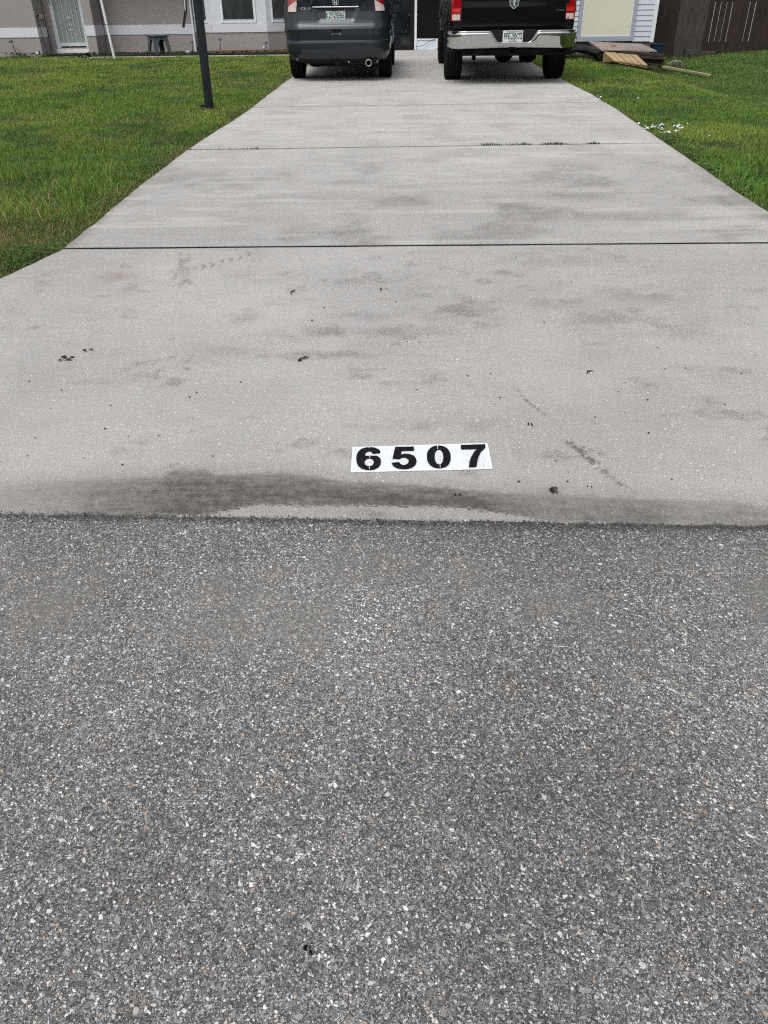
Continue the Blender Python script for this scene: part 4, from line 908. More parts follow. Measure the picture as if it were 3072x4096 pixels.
# planting bed, edging
bed = grid_sheet('planting_bed', np.linspace(-7.9, -1.7, 90), np.linspace(22.03, 23.18, 16), lambda X, Y: .515+.05*fbm(X, Y, 5, 401), M['mulch'], smooth=False); tag(bed, kind='structure')
mb = MB(); mb.tube([(-7.9, 22.0, .515), (-5, 22.02, .52), (-2.2, 22.02, .525)], .028, 8); o = mb.build('bed_edging', M['black'], smooth=60); centred(o); tag(o, 'black garden edging strip between the walk and the planting bed', 'edging')
mb = MB(); mb.bar((-5.0, 22.18, .565), (-2.4, 22.18, .585), .05, .06); o = mb.build('garden_timber', M['brown_edge'], bevel=.006); centred(o); tag(o, 'reddish brown timber edging in front of the bay window', 'timber')
# bits of white stone in bed
for (bx, by, lb) in ((-5.58, 22.2, 'small white stone in the bed left of the post'), (-4.9, 22.2, 'white stone by the middle garden light, left side'), (-4.70, 22.2, 'white stone by the middle garden light, right side')):
    mb = MB(); mb.lathe([(0, -.02), (.05, -.01), (.045, .03), (.02, .05), (0, .052)], (bx, by, .545), 7); o = mb.build('white_stone', M['petal']); centred(o); tag(o, lb, 'stone', 'white stones in the planting bed')

# garden lights
def garden_light(x, y, z0, h, label, tilt=(0, 0), first=[None]):
    if first[0] is None:
        r_ = empty('garden_light', (0, 0, 0), '', 'garden light')
        a = MB(); a.lathe([(.0, -.04), (.009, 0), (.009, .17), (.0, .175)], n=10); a.build('stake', M['black'], r_, smooth=40)
        a = MB(); a.lathe([(.0, .172), (.018, .175), (.030, .19), (.037, .26), (.033, .262), (0, .262)], n=16); a.build('lamp_glass', M['lamp_glass'], r_, smooth=35)
        a = MB(); a.lathe([(0, .264), (.055, .262), (.058, .270), (.040, .290), (.034, .292), (.030, .305), (0, .308)], n=20); a.build('cap', M['grey_plastic'], r_, smooth=35)
        first[0] = r_; o = r_
    else:
        o = first[0].copy(); COL.objects.link(o)
        for ch in list(first[0].children):
            c_ = ch.copy(); COL.objects.link(c_); c_.parent = o
    o.location = (x, y, z0); s_ = h/.308; o.scale = (s_, s_, s_); o.rotation_euler = (tilt[1], tilt[0], 0)
    tag(o, label, 'garden light', 'solar garden lights along the house')
garden_light(-9.86, 22.1, .55, .34, 'solar garden light leaning left of the front door', (-.25, 0))
garden_light(-5.47, 22.3, .50, .305, 'solar garden light just left of the black post', (.0, 0))
garden_light(-4.77, 22.3, .55, .31, 'solar garden light in front of the bay window', (.06, 0))
garden_light(-3.61, 22.3, .50, .275, 'solar garden light beside the grey car', (.0, 0))
def spot(x, y, z, label, face, s_=1.0):
    r_ = empty('spotlight', (x, y, z), label, 'spotlight', 'small garden spotlights')
    a = MB(); a.lathe([(0, 0), (.028*s_, .01), (.036*s_, .07*s_), (.036*s_, .085*s_), (.030*s_, .085*s_)], (x, y, z+.06), 14, 'Y'); b_ = a.build('housing', M['black'], r_, smooth=40)
    a = MB(); a.lathe([(0, -.002), (.029*s_, -.002), (.029*s_, .004), (0, .004)], (x, y-.001, z+.06), 14, 'Y'); a.build('lens', M['petal'] if face else M['dark_glass'], r_)
    a = MB(); a.tube([(x, y+.04, z-.05), (x, y+.04, z+.04)], .008, 8); a.build('stake', M['black'], r_)
spot(-9.33, 22.1, .54, 'small black spotlight with white lens at the wall left of the door', True)
spot(-3.66, 22.24, .60, 'small spotlight with white lens beside the light near the grey car', True, .8)
spot(-5.32, 22.3, .56, 'larger dark spotlight just left of the black post', False, 1.6)

# plastic stool
st = empty('plastic_stool', (-6.31, 22.32, .50), 'dark grey plastic stool in the bed under the pale wall band', 'stool')
mb = MB(); mb.box(-.215, .215, -.215, .215, .40, .44); s0 = mb.build('seat', M['grey_plastic'], st, local=True, bevel=.02)
st.rotation_euler[2] = R(43)
for sx_, sy_ in ((-1, -1), (1, -1), (1, 1), (-1, 1)):
    a = MB(); x0, y0 = sx_*.175, sy_*.175; x1, y1 = sx_*.225, sy_*.225; w0, w1 = .05, .035
    # L-section leg: two tapering plates meeting at the corner, arched towards the seat
    for (ux, uy) in ((1, 0), (0, 1)):
        vx, vy = -sx_*ux, -sy_*uy
        prof = [(0, .40), (.20, .40), (.20, .345), (.14, .335), (.105, .28), (.075, 0), (0, 0)]
        def fp(d, z, off=0): k_ = 1-z/.4; return (x0+(x1-x0)*k_+vx*d+(-sx_ if uy else 0)*off, y0+(y1-y0)*k_+vy*d+(-sy_ if ux else 0)*off, z)
        a.prism(prof, lambda d, z: fp(d, z), lambda d, z: fp(d, z, .012))
    a.build('leg', M['grey_plastic'], st, local=True)

# white PVC pipe and black post, hanging strap
pp = empty('white_pipe', (-7.14, 21.3, .46), 'thin white pipe leaning upright at the house end of the left lawn', 'pipe')
mb = MB(); mb.tube([(-7.139, 21.3, .40), (-7.27, 21.32, 2.35)], .030, 16); mb.build('pipe', M['white'], pp, smooth=40)
mb = MB(); mb.tube([(-7.19, 21.308, 1.175), (-7.1905, 21.308, 1.185)], .0318, 16); mb.build('coupling_ring', M['steel'], pp, smooth=40)
post = empty('black_post', (-2.70, 11.6, .33), 'black round metal post standing in the left lawn', 'post')
mb = MB(); mb.tube([(-2.715, 11.6, .25), (-2.697, 11.6, 2.4)], .057, 28); mb.build('shaft', M['post'], post, smooth=40)
mb = MB(); mb.lathe([(.058, 0), (.060, .07), (.057, .072)], (-2.715, 11.6, .34), 28); mb.build('base_sleeve', M['post'], post, smooth=40)
mb = MB(); mb.lathe([(0, .06), (.03, .05), (.058, .0)], (-2.697, 11.6, 2.4), 24); mb.build('cap', M['post'], post, smooth=40)
mb = MB(); mb.tube([(-2.697, 11.6, 1.98), (-3.05, 11.6, 2.0)], .012, 10); mb.build('arm', M['post'], post, smooth=40)
P_ = []
for a, b in ((742, -60), (742, 5), (743, 45), (733, 110)):
    d_ = ray(a, b); t_ = 11.6/d_[1]; P_.append((t_*d_[0], 11.6, CAM_H+t_*d_[2]))
hg = empty('hanging_strap', (P_[0][0], 11.6, 2.0), 'bent dark metal strap hanging beside the black post', 'strap')
mb = MB(); mb.bar((P_[0][0], 11.6, 2.0), P_[2], .034, .012, (0, 1, 0)); mb.bar(P_[2], P_[3], .032, .012, (0, 1, 0)); mb.build('strap', M['post'], hg, bevel=.003)
mb = MB(); mb.bar((P_[0][0]-.002, 11.588, 2.0), (P_[2][0]-.002, 11.588, P_[2][2]+.01), .010, .006, (0, 1, 0)); mb.build('pale_inlay', M['trim'], hg)
# small stub of old fitting at the foot of the post
mb = MB(); mb.lathe([(0, 0), (.03, 0), (.035, .03), (0, .04)], (-2.80, 11.55, .34), 8); o = mb.build('post_footing', M['litter']); centred(o); tag(o, 'small dark lump at the foot of the black post', 'lump')

# ================================================================== RIGHT SIDE: ramp, pallet, fence
rp = empty('plywood_ramp', (4.5, 19.6, .5), 'weathered plywood sheet with a red mark leaning below the cream panel', 'plywood ramp')
def atY(px, py, Y):
    d = ray(px, py); t = Y/d[1]; return Vector((t*d[0], Y, CAM_H+t*d[2]))
S6 = 460/1659
def s6(x, y, Y): return atY(2240+x*S6, y*S6, Y)
q4 = [s6(600, 722, 19.0), s6(1400, 742, 19.0), s6(1180, 638, 20.0), s6(415, 595, 20.2)]
mb = MB(); vs = []; n_ = 14
for j in range(n_+1):
    for i_ in range(n_+1):
        u, v_ = i_/n_, j/n_; p = (q4[0]*(1-u)+q4[1]*u)*(1-v_)+(q4[3]*(1-u)+q4[2]*u)*v_; p.z += .012*math.sin(u*3.1)*(1-v_)+.01*u*u; vs.append(p)
nn = len(vs); fs = [(j*(n_+1)+i_, j*(n_+1)+i_+1, (j+1)*(n_+1)+i_+1, (j+1)*(n_+1)+i_) for j in range(n_) for i_ in range(n_)]
bo = list(range(n_+1))+[j*(n_+1)+n_ for j in range(1, n_+1)]+[n_*(n_+1)+i_ for i_ in range(n_-1, -1, -1)]+[j*(n_+1) for j in range(n_-1, 0, -1)]
mb.add(vs+[v_-Vector((0, 0, .022)) for v_ in vs], fs+[tuple(nn+a for a in f[::-1]) for f in fs]+[(bo[k], nn+bo[k], nn+bo[(k+1) % len(bo)], bo[(k+1) % len(bo)]) for k in range(len(bo))])
mb.build('sheet', M['wood_old'], rp, smooth=40)
c_ = s6(770, 668, 19.55); mb = MB(); mb.add([c_+Vector((-.07, -.05, .004)), c_+Vector((.02, -.07, .004)), c_+Vector((.08, .0, .006)), c_+Vector((.03, .09, .008)), c_+Vector((-.06, .06, .007))], [(0, 1, 2, 3, 4)])
o = mb.build('red_mark', M['redmark'], rp)
for v_ in o.data.vertices:   # drop the mark on to the sheet
    w_ = v_.co+Vector(rp.location); best = min(vs, key=lambda p: (p.x-w_.x)**2+(p.y-w_.y)**2)
    v_.co.z = best.z-rp.location[2]+.008
# dark timber stack under the ramp
rr = random.Random(3)
for k, (z_, xo, lb) in enumerate(((.36, 0, 'bottom dark timber of the stack under the plywood'), (.42, .03, 'second dark timber from the bottom under the plywood'), (.48, -.03, 'third dark timber from the bottom under the plywood'), (.535, .02, 'top dark timber just under the plywood sheet'))):
    mb = MB(); mb.bar((3.95+xo, 19.28, z_+.07), (5.32+xo+rr.uniform(-.04, .05), 18.92+rr.uniform(-.05, .05), z_), .30, .05); o = mb.build('dark_timber', M['wood_dark'], bevel=.008); centred(o); tag(o, lb, 'timber', 'dark timbers stacked under the ramp')
# pallet-like step of new pine
pal = empty('pine_step', (4.4, 18.3, .42), 'small step of five new pine planks leaning against the timber stack', 'pine step')
fl_, fr_ = s6(770, 866, 18.15), s6(1270, 938, 18.05); bl_, br_ = s6(632, 742, 18.75), s6(1115, 792, 18.75)
for k in range(5):
    u0, u1 = k/5+.004, (k+1)/5-.016-(.012 if k == 1 else 0)
    a, b, c_, d_ = fl_.lerp(fr_, u0), fl_.lerp(fr_, u1), bl_.lerp(br_, u1), bl_.lerp(br_, u0); dn = Vector((0, 0, -.022)); off = Vector((0, rr.uniform(-.012, .012), rr.uniform(-.003, .003)))
    mb = MB(); mb.add([p+off for p in (a, b, c_, d_, a+dn, b+dn, c_+dn, d_+dn)], [(0, 1, 2, 3), (4, 7, 6, 5), (0, 4, 5, 1), (1, 5, 6, 2), (2, 6, 7, 3), (3, 7, 4, 0)]); mb.build('plank', M['wood_new'], pal, bevel=.003)
f2, f3 = s6(775, 900, 18.17), s6(1262, 980, 18.07)
mb = MB(); a, b = fl_+Vector((.01, .03, -.024)), fr_+Vector((-.01, .03, -.024)); mb.add([a, b, f3, f2, a+Vector((0, .04, 0)), b+Vector((0, .04, 0)), f3+Vector((0, .04, 0)), f2+Vector((0, .04, 0))], [(0, 1, 2, 3), (4, 7, 6, 5), (0, 4, 5, 1), (1, 5, 6, 2), (2, 6, 7, 3), (3, 7, 4, 0)]); mb.build('front_stringer', M['wood_new'], pal)
mb = MB(); mb.add([f2+Vector((0, .05, 0)), f2+Vector((.05, .05, 0)), bl_+Vector((.05, 0, -.2)), bl_+Vector((0, 0, -.2)), fl_+Vector((0, .05, -.025)), fl_+Vector((.05, .05, -.025)), bl_+Vector((.05, 0, -.025)), bl_+Vector((0, 0, -.025))],
    [(0, 3, 2, 1), (4, 5, 6, 7), (0, 1, 5, 4), (1, 2, 6, 5), (2, 3, 7, 6), (3, 0, 4, 7)]); mb.build('side_stringer', M['wood_new'], pal)
# loose lumber board
S7 = 512/1659
def s7(x, y, Y): return atY(2560+x*S7, y*S7, Y)
def gl(px, py):
    d = ray(px, py); z = .3
    for _ in range(60):
        t = (z-CAM_H)/d[2]; z = .5*z+.5*float(zlawn(t*d[0], t*d[1]))
    return Vector((t*d[0], t*d[1], z))
a, b = gl(2560+250*S7, 890*S7), gl(2560+890*S7, 1003*S7)
mb = MB(); mb.bar(a+Vector((0, 0, .045)), b+Vector((0, 0, .035)), .085, .036); o = mb.build('lumber_board', M['lumber'], bevel=.003); centred(o); tag(o, 'long pale timber board lying on the right lawn', 'board')
c_ = gl(2560+235*S7, 925*S7); mb = MB(); mb.bar(c_+Vector((-.1, .05, .03)), c_+Vector((.08, -.12, .02)), .09, .03); o = mb.build('lumber_board', M['wood_dark'], bevel=.003); centred(o); tag(o, 'short dark board end beneath the long pale board', 'board')
# tub, pot, rock, blocks
c_ = s7(215, 560, 20.9); tb = empty('blue_tub', (c_.x, 20.9, .42), 'navy blue plastic tub between the siding corner and the fence', 'tub')
mb = MB(); mb.lathe([(0, 0), (.19, 0), (.24, .34), (.255, .35), (.255, .38), (.235, .38), (.22, .345), (.18, .02), (0, .02)], (c_.x-.06, 20.9, c_.z-.38), 32); mb.build('bucket', M['blue'], tb, smooth=40)
mb = MB(); mb.tube([(c_.x+.18, 20.82, c_.z-.02), (c_.x+.25, 20.78, c_.z-.03), (c_.x+.25, 20.98, c_.z-.03), (c_.x+.18, 20.98, c_.z-.02)], .009, 8); mb.build('handle', M['black'], tb, smooth=40)
c_ = s6(1388, 838, 18.95); mb = MB(); mb.lathe([(0, -.05), (.055, -.05), (.075, .03), (.082, .03), (.082, .055), (.066, .055), (.055, -.02), (0, -.02)], c_, 24); o = mb.build('flower_pot', M['terracotta'], smooth=40); centred(o); tag(o, 'small pinkish clay pot on the right end of the timber stack', 'flower pot')
def rock(name, c, r_, label, mat='rock', sq=(1.2, .8, .7), seed=1, cat='rock'):
    bm = bmesh.new(); bmesh.ops.create_icosphere(bm, subdivisions=3, radius=1); rr_ = random.Random(seed)
    ks = [(Vector((rr_.uniform(-1, 1), rr_.uniform(-1, 1), rr_.uniform(-1, 1))).normalized(), rr_.uniform(.6, .95)) for _ in range(9)]
    for v_ in bm.verts:
        for n_, d_ in ks:
            e_ = v_.co.dot(n_)-d_
            if e_ > 0: v_.co -= n_*e_
        v_.co = Vector((v_.co.x*sq[0], v_.co.y*sq[1], v_.co.z*sq[2]))*r_
    me = bpy.data.meshes.new(name); bm.to_mesh(me); bm.free(); me.materials.append(M[mat]); o = bpy.data.objects.new(name, me); o.location = c; COL.objects.link(o); return tag(o, label, cat)
g0 = gl(2560+460*S7, 850*S7); rock('rock', g0+Vector((0, 0, .0)), .16, 'pale grey rock in the grass in front of the fence', seed=4)
for bx, bw, by, bz, lb in ((1.0, .28, 21.75, .0, 'dark concrete block at the fence foot behind the rock'), ):
    a = s7(672, 700, 21.9); mb = MB(); mb.box(a.x-.19, a.x+.19, 21.8, 22.0, a.z-.10, a.z+.10); o = mb.build('concrete_block', M['dark_block'], bevel=.01); centred(o); tag(o, lb, 'concrete block')
    a = s7(850, 690, 22.05); mb = MB(); mb.box(a.x-.20, a.x+.22, 21.98, 22.15, a.z-.08, a.z+.04); o = mb.build('concrete_block', M['dark_block'], bevel=.01); centred(o); tag(o, 'low dark block at the fence foot, right of the other block', 'concrete block')
# black landscape edging / dark heap left of ramp
mb = MB(); pts = [s6(90, 755, 19.3), s6(250, 720, 19.5), s6(400, 728, 19.4), s6(560, 790, 19.0)]
mb.tube(pts, .045, 10); o = mb.build('drain_hose', M['black'], smooth=60); centred(o); tag(o, 'black corrugated drain hose on the ground behind the truck', 'hose')
mb = MB(); pts = [s6(100, 700, 19.9), s6(250, 690, 20.0), s6(420, 740, 19.8), s6(600, 780, 19.4)]
mb.tube(pts, [.06, .08, .07, .05], 10); o = mb.build('drain_hose', M['black'], smooth=60); centred(o); tag(o, 'thicker black hose behind, against the grey foundation', 'hose')
mb = MB(); mb.box(3.1, 4.6, 19.6, 20.52, .3, .50); tag(mb.build('mulch_strip', M['mulch']), kind='structure')
leaf_patch('foundation_weeds', [(3.5, 19.6, .3, .15), (4.1, 19.1, .1, .1), (5.5, 19.0, .25, .2), (6.0, 19.4, .3, .3), (6.4, 21.5, .4, .15), (3.55, 20.3, .12, .06)], 'weeds around the ramp and the foundation', n=900, size=(.015, .045), hgt=.14, col=((.02, .05, .015), (.07, .12, .03)))

# fence
fn = empty('wooden_fence', (8, 22.3, .4), 'tall dark brown wooden board fence with light showing through its gaps', 'fence')
nb = 0
def fb(x0, x1, mat, z0, y=22.3, z1=2.25):
    mb = MB(); mb.box(x0, x1, y, y+.02, z0, z1); return mb.build('board', M[mat], fn, bevel=.002)
GAP = {k: .011 for k in (13, 14, 15, 16, 19, 20)}; GAP.update({3: .005, 18: .006})
for k in range(52):
    x = 5.4875+.1375*k; g0_, g1_ = GAP.get(k, .0016), GAP.get(k+1, .0016)
    fb(x+g0_/2, x+.1375-g1_/2, 'fence_grey' if 6 < k < 12 or k in (27, 28, 33) else ('fence_brown' if rr.random() < .4 else 'fence_dark'), float(zlawn(x, 22.3))-.03, 22.3-rr.uniform(0, .012), 2.25+rr.uniform(-.02, .02))
for z0, z1 in ((.53, .64), (1.46, 1.56), (2.0, 2.09)):
    mb = MB(); mb.box(5.47, 12.6, 22.325, 22.365, z0, z1); mb.build('rail', M['fence_dark'], fn)
for xp in (5.6, 8.0, 10.4, 12.5):
    mb = MB(); mb.box(xp, xp+.09, 22.37, 22.46, .2, 2.2); mb.build('post', M['fence_dark'], fn)
mb = MB(); mb.box(7.25, 10.3, 22.27, 22.292, float(zlawn(8.3, 22.3))-.05, float(zlawn(8.3, 22.3))+.14); mb.build('kickboard', M['fence_dark'], fn)
nw = MB(); nw.box(5.6, 20, 25.5, 25.7, .2, 2.2); o = nw.build('gap_backdrop', M['pale_backdrop']); centred(o); tag(o, 'added pale backdrop that makes the gaps of the dark fence look bright', 'wall')  # pale sheet added behind the fence so its gaps read as bright

# ================================================================== VEHICLES
def interp_levels(keys, dh):
    hs_ = [k[0] for k in keys]; out = []
    H_ = np.unique(np.concatenate([np.arange(hs_[0], hs_[-1], dh), hs_]))
    for h in H_: out.append([float(h)]+[float(np.interp(h, hs_, [k[c] for k in keys])) for c in range(1, len(keys[0]))])
    return out
class Shell:
    # keys: (h, half_width, y_rear, y_front, rx, ry, bulge)
    def __init__(s, keys, dh=.03, disp=None, side=None, nrear=60):
        s.keys = keys; s.disp = disp or (lambda x, h: 0); s.side = side or (lambda y, h: 0)
        s.lv = interp_levels(keys, dh); s.nr = nrear
    def par(s, h): return [float(np.interp(h, [k[0] for k in s.keys], [k[c] for k in s.keys])) for c in range(1, 7)]
    def rear(s, x, h):
        w_, yr, yf, rx, ry, bg_ = s.par(h); ax = min(abs(x), w_*.9995); y = yr+bg_*(ax/w_)**2
        if ax > w_-rx: y += ry*(1-math.sqrt(max(0, 1-((ax-(w_-rx))/rx)**2)))
        return y+s.disp(x, h)
    def build(s, name, mat, parent, cutters=()):
        rings = []
        for h, w_, yr, yf, rx, ry, bg_ in s.lv:
            P = []
            n = s.nr
            xr = [(-(w_-rx))+2*(w_-rx)*k/n for k in range(n+1)]
            arc = [math.pi/2*k/9 for k in range(1, 10)]
            for a in arc[::-1]: P.append((-(w_-rx)-rx*math.sin(a), yr+bg_+ry*(1-math.cos(a))))
            for x in xr: P.append((x, yr+bg_*(x/w_)**2))
            for a in arc: P.append(((w_-rx)+rx*math.sin(a), yr+bg_+ry*(1-math.cos(a))))
            ns = 50; ya, yb = yr+bg_+ry, yf-.45
            for k in range(1, ns): P.append((w_, ya+(yb-ya)*k/ns))
            for a in arc[::-1]: P.append((w_-.35+.35*math.sin(a), yf-.45+.45*math.cos(a)))
            for k in range(9): P.append((w_-.35-2*(w_-.35)*k/8, yf))
            for a in arc: P.append((-(w_-.35)-.35*math.sin(a), yf-.45+.45*math.cos(a)))
            for k in range(1, ns): P.append((-w_, yb+(ya-yb)*k/ns))
            Q = []
            for x, y in P:
                if y < yr+bg_+ry+.001 and abs(x) < w_: y += s.disp(x, h)
                if abs(x) > w_-.02: x += math.copysign(s.side(y, h), x)
                Q.append((x, y, h))
            rings.append(Q)
        n = len(rings[0]); vs = [p for r_ in rings for p in r_]
        fs = [(j*n+i_, j*n+(i_+1) % n, (j+1)*n+(i_+1) % n, (j+1)*n+i_) for j in range(len(rings)-1) for i_ in range(n)]
        fs += [tuple(range(n))[::-1], tuple((len(rings)-1)*n+i_ for i_ in range(n))]
        mb = MB(); mb.add(vs, fs); o = mb.build(name, mat, parent, local=True)
        if cutters:
            tmp = []
            for (cx, cy, cz, r_, ln, ax_) in cutters:
                c_ = MB(); c_.lathe([(0, -ln/2), (r_, -ln/2), (r_, ln/2), (0, ln/2)], (cx, cy, cz), 40, ax_); co = c_.build('cut', None); tmp.append(co)
                co.parent = parent
                md = o.modifiers.new('b', 'BOOLEAN'); md.operation = 'DIFFERENCE'; md.solver = 'EXACT'; md.object = co
            bpy.context.view_layer.update(); dg = bpy.context.evaluated_depsgraph_get()
            me = bpy.data.meshes.new_from_object(o.evaluated_get(dg)); o.modifiers.clear(); o.data = me
            for c_ in tmp: bpy.data.objects.remove(c_, do_unlink=True)
        me = o.data; me.name = name
        me.polygons.foreach_set('use_smooth', [True]*len(me.polygons)); me.set_sharp_from_angle(angle=R(38))
        return o
    def patch(s, name, mat, parent, Lp, Rp, off=.004, nx=10, ny=8, th=.012, back=.02, smooth=40):
        # Lp, Rp: polylines of (x,h) for left and right boundary, bottom to top
        def samp(P, t):
            t = t*(len(P)-1); i_ = min(int(t), len(P)-2); f_ = t-i_; return (P[i_][0]*(1-f_)+P[i_+1][0]*f_, P[i_][1]*(1-f_)+P[i_+1][1]*f_)
        vs = []; vb = []
        for j in range(ny+1):
            l_, r_ = samp(Lp, j/ny), samp(Rp, j/ny)
            for i_ in range(nx+1):
                x = l_[0]+(r_[0]-l_[0])*i_/nx; h = l_[1]+(r_[1]-l_[1])*i_/nx; y = s.rear(x, h); vs.append((x, y-off, h)); vb.append((x*.998, y+back, h))
        N = len(vs); w_ = nx+1; fs = [(j*w_+i_, j*w_+i_+1, (j+1)*w_+i_+1, (j+1)*w_+i_) for j in range(ny) for i_ in range(nx)]
        bo = list(range(w_))+[j*w_+nx for j in range(1, ny+1)]+[ny*w_+i_ for i_ in range(nx-1, -1, -1)]+[j*w_ for j in range(ny-1, 0, -1)]
        fs += [tuple(N+a for a in f[::-1]) for f in fs]+[(bo[k], N+bo[k], N+bo[(k+1) % len(bo)], bo[(k+1) % len(bo)]) for k in range(len(bo))]
        mb = MB(); mb.add(vs+vb, fs); return mb.build(name, M[mat] if isinstance(mat, str) else mat, parent, local=True, smooth=smooth)
def lb(parent, name, mat, boxes, bevel=0):
    mb = MB()
    for b_ in boxes: mb.box(*b_)
    return mb.build(name, M[mat], parent, local=True, bevel=bevel)
def text_mesh(txt, size, sx_=1.0, bold=0.0):
    cu = bpy.data.curves.new('t', 'FONT'); cu.body = txt; cu.size = size; cu.align_x = 'CENTER'; cu.align_y = 'CENTER'; cu.offset = bold; cu.extrude = .0015; cu.resolution_u = 3
    to = bpy.data.objects.new('t', cu); COL.objects.link(to); bpy.context.view_layer.update()
    me = bpy.data.meshes.new_from_object(to.evaluated_get(bpy.context.evaluated_depsgraph_get())); bpy.data.objects.remove(to, do_unlink=True)
    v = [(p.co.x*sx_, p.co.y, p.co.z) for p in me.vertices]; f = [tuple(p.vertices) for p in me.polygons]; bpy.data.meshes.remove(me); return v, f
def lettering(name, txt, mat, parent, x, y, h, size, sx_=1., bold=0., shear=0.):
    v, f = text_mesh(txt, size, sx_, bold); mb = MB(); mb.add([(x+a+shear*b, y-c, h+b) for a, b, c in v], f)
    return mb.build(name, M[mat], parent, local=True, fix=False)
def number_plate(parent, x, y, h, left, right, charmat, framed):
    W, H_ = .305, .152
    pl = MB(); poly = []
    for cx, cy, a0 in ((W/2-.012, H_/2-.012, 0), (-W/2+.012, H_/2-.012, 90), (-W/2+.012, -H_/2+.012, 180), (W/2-.012, -H_/2+.012, 270)):
        for k in range(5): a = R(a0+k*22.5); poly.append((cx+.012*math.cos(a), cy+.012*math.sin(a)))
    pl.prism(poly, lambda a, b: (x+a, y-.002, h+b), lambda a, b: (x+a, y+.002, h+b)); po = pl.build('number_plate', M['plate'], parent, local=True)
    cz = h-.004
    lettering('plate_letters', left, charmat, po, x-.088, y-.0035, cz, .112, .62, .0014); lettering('plate_letters', right, charmat, po, x+.086, y-.0035, cz, .112, .62, .0014)
    mb = MB()
    mb.prism([(-.06+.0, .055), (-.03, .045), (.03, .05), (.045, .03), (.03, .0), (.045, -.03), (.035, -.06), (.01, -.055), (.01, -.02), (-.01, .01), (-.02, .035), (-.055, .03)], lambda a, b: (x+a, y-.003, h+b), lambda a, b: (x+a, y-.0021, h+b))
    mb.build('plate_leaf', M['plate_pale'], po, local=True)
    mb = MB(); mb.lathe([(0, -.0016), (.017, -.0010), (.018, 0)], (x-.014, y-.0032, h-.028), 18, 'Y'); mb.lathe([(0, -.0016), (.015, -.0010), (.016, 0)], (x+.012, y-.0032, h+.012), 18, 'Y'); mb.build('plate_orange', M['plate_orange'], po, local=True)
    lettering('plate_header', 'MYFLORIDA.COM', 'plate_green', po, x, y-.0035, h+.058, .021, .85); lettering('plate_footer', 'SUNSHINE STATE', 'plate_green', po, x, y-.0035, h-.064, .018, .85)
    mb = MB(); mb.box(x+.110, x+.142, y-.004, y-.0025, h+.040, h+.066); mb.build('plate_sticker', M['sticker'], po, local=True)
    mb = MB()
    for sx_ in (-1, 1): mb.lathe([(0, -.004), (.006, -.003), (.006, 0)], (x+sx_*.089, y-.003, h+.060), 10, 'Y')
    mb.build('plate_bolt', M['black'], po, local=True)
    if framed:
        mb = MB(); mb.box(x-.160, x+.160, y-.009, y-.004, h+.063, h+.082); mb.box(x-.160, x+.160, y-.009, y-.004, h-.082, h-.066); mb.build('plate_frame_bar', M['black'], po, local=True, bevel=.002)
        mb = MB(); mb.box(x-.163, x-.153, y-.0092, y-.0042, h-.080, h+.080); mb.box(x+.153, x+.163, y-.0092, y-.0042, h-.080, h+.080); mb.build('plate_frame_side', M['steel'], po, local=True)
    return po
def wheel(parent, x, y, r_, wd_, rimr, rim_mat, side):
    mb = MB(); h2 = wd_/2
    prof = [(rimr, -h2*.72), (rimr+.02, -h2*.9), (r_*.86, -h2), (r_*.955, -h2*.93), (r_*.992, -h2*.78)]
    # tread with grooves
    tr = []; ng = 4
    xs_ = np.linspace(-h2*.74, h2*.74, ng*4+1)
    for i_, xx in enumerate(xs_):
        gr = (i_ % 4 == 2); tr.append((r_-(.011 if gr else 0)-.004*(xx/h2)**2*2, xx))
    prof += tr+[(a, -b) for a, b in prof[::-1]]
    mb.lathe(prof, (x, y, r_), 56, 'X', closed=True)
    t_ = mb.build('tyre', M['rubber'], parent, local=True, smooth=28)
    mb = MB(); s_ = side
    mb.lathe([(rimr+.002, -s_*h2*.4), (rimr+.004, s_*h2*.78), (rimr-.012, s_*h2*.80), (rimr-.03, s_*h2*.45), (rimr*.5, s_*h2*.42), (.06, s_*h2*.55), (0, s_*h2*.58)], (x, y, r_), 40, 'X')
    for k in range(5):
        a = k*2*math.pi/5
        for da in (-.13, .13):
            p = Vector((x+s_*h2*.62, y+math.cos(a+da*.3)*.05, r_+math.sin(a+da*.3)*.05)); q_ = Vector((x+s_*h2*.66, y+math.cos(a+da)*(rimr-.012), r_+math.sin(a+da)*(rimr-.012)))
            mb.bar(p, q_, .035, .03, (1, 0, 0))
    mb.build('rim', M[rim_mat], t_, local=True, smooth=35)
    return t_

